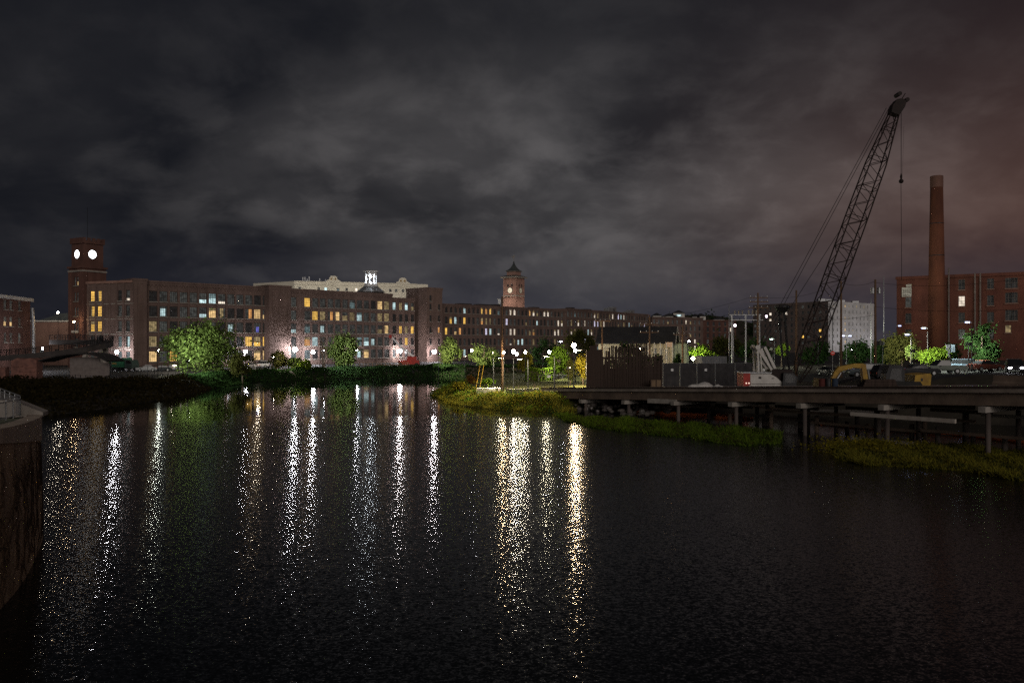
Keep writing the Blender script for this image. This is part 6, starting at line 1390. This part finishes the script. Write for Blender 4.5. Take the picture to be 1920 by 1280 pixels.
BANK = [(-13.5, 148), (-13.2, 132), (-8.5, 113), (-2, 104.5), (2.8, 102.6), (6, 101), (8.5, 104), (7.5, 108), (3.5, 111.5), (-1, 113), (-3, 120), (-7, 128), (-9, 150)]
xy = scatter(BANK, 26000, rg, .75); z = np.maximum(hfun(xy[:, 0], xy[:, 1]), -.05); hv = .16 + .50 * (np.sin(xy[:, 0] * .9 + 1.3 * np.sin(xy[:, 1] * .5)) * np.cos(xy[:, 1] * .8) * .5 + .5); blades('bank_grass', np.c_[xy, z], hv, .35, GRASSM, 'long yellow green grass on the bank around the lawn tip', 3, .05)
for kd, m_, lb, sd3 in (('lime', 3800, 'lime green weeds in clumps on the bank of the lawn tip', 41), ('yellow', 3000, 'yellow weeds in clumps on the bank of the lawn tip', 42), ('dark', 2600, 'dark weeds at the foot of the lawn tip bank', 43)):
    r3 = np.random.default_rng(sd3); cc_ = scatter(BANK, 70, r3, .4); ii = r3.integers(0, len(cc_), m_); xy = cc_[ii] + r3.normal(size=(m_, 2)) * .55; zz3 = np.maximum(hfun(xy[:, 0], xy[:, 1]), 0) + np.abs(r3.normal(size=m_)) * (.18 + .35 * ((ii * 7) % 5) / 4)
    stuff(quads('bank_weeds', leaves(np.c_[xy, zz3], .13, r3), LEAF[kd]), lb, 'weeds')
S1 = [gpx(*q) for q in ((1040, 775), (1100, 783), (1180, 786), (1260, 795), (1340, 800), (1420, 806), (1465, 816), (1462, 832), (1400, 836), (1330, 828), (1260, 818), (1190, 812), (1120, 803), (1060, 790))]
S2 = [gpx(*q) for q in ((1560, 836), (1620, 826), (1700, 838), (1780, 836), (1850, 842), (1990, 850), (2000, 915), (1900, 900), (1800, 882), (1700, 876), (1620, 872), (1572, 862))]
for S, m, lb, sd2 in ((S1, 15000, 'green water weed bed reaching out below the pier', 5), (S2, 17000, 'yellowish weed bed in the river at the lower right', 6)):
    xy = scatter(S, m, rg, -.15); hv = .16 + .42 * (np.sin(xy[:, 0] * 1.7 + xy[:, 1]) * np.cos(xy[:, 1] * 1.3) * .5 + .5); blades('water_weed', np.c_[xy, np.full(len(xy), -.04)], hv, .7, GRASSM if sd2 == 6 else LEAF['lime'], lb, sd2, .06)
    Cq = scatter(S, 5000, rg, .05); Cq = np.c_[Cq, rg.uniform(.02, .3, len(Cq))]; stuff(quads('water_weed', leaves(Cq, .11, rg), LEAF['olive']), lb.replace('bed', 'leaves'), 'weed')
rg2 = np.random.default_rng(33); c0 = np.array(gpx(1625, 842)); C = rg2.normal(size=(3200, 3)) * np.array([2.1, 1.5, .28]) + np.array([c0[0], c0[1], .25]); C[:, 2] = np.abs(C[:, 2]); stuff(quads('water_weed', leaves(C, .10, rg2), LEAF['yellow']), 'dense mound of yellow leaved weed below the excavator', 'weed')
# ------------------------------------------------------------------ far hill with houses
xs = np.linspace(X(1120, 700), X(1480, 700), 40); k = MB(); vs = []
for x in xs:
    f = max(0.0, math.sin(math.pi * (x - xs[0]) / (xs[-1] - xs[0]))) ** .8; vs += [(x, 640, 0), (x, 690, 10 + 22 * f), (x, 760, 4)]
k.add(vs, [(3*i+j, 3*i+3+j, 3*i+4+j, 3*i+1+j) for i in range(len(xs)-1) for j in range(2)]); structure(k.build('hill', DIRT))
rg = np.random.default_rng(8); C = []
for q in range(46):
    x = rg.uniform(xs[3], xs[-4]); f = math.sin(math.pi * (x - xs[0]) / (xs[-1] - xs[0])) ** .8; c = np.array([x, rg.uniform(660, 700), 6 + 22 * f * rg.uniform(.6, 1)]); C.append(c + rg.normal(size=(160, 3)) * np.array([4.0, 3, 2.6]))
stuff(quads('treeline', leaves(np.concatenate(C), .9, rg), LEAF['dark']), 'dark wooded hillside behind the distant mills', 'trees')
for q, (px, py, w, lit) in enumerate(((1232, 592, 7, 'c'), (1256, 593, 12, 'c'), (1273, 587, 9, 'C'), (1305, 594, 6, 'P'), (1315, 593, 7, 'c'), (1348, 599, 9, 'd'))):
    p = at(px, py, 640); r2 = thing('hill_house', '%s small pale house on the dark hillside, counted from the left' % ['first', 'second', 'third', 'fourth', 'fifth', 'sixth'][q], 'house', (p.x, p.y, p.z - 5), 0, 'houses on the hill')
    wb = MB(); facade(r2, wb, (-w/2, 0, 0), 0, w, 5, [(w * .5, 3.2, w * .55, 1.6, 3, 1, lit)], frame=PALETRIM, sill=None); wb.bx(-w/2, w/2, .5, 6, 0, 5); wb.build('wall', PALETRIM, r2); MB().prism([(-w/2 - .5, 5.003), (w/2 + .5, 5.003), (0, 7.4)], -.3, 6.3).build('roof', ROOF, r2)
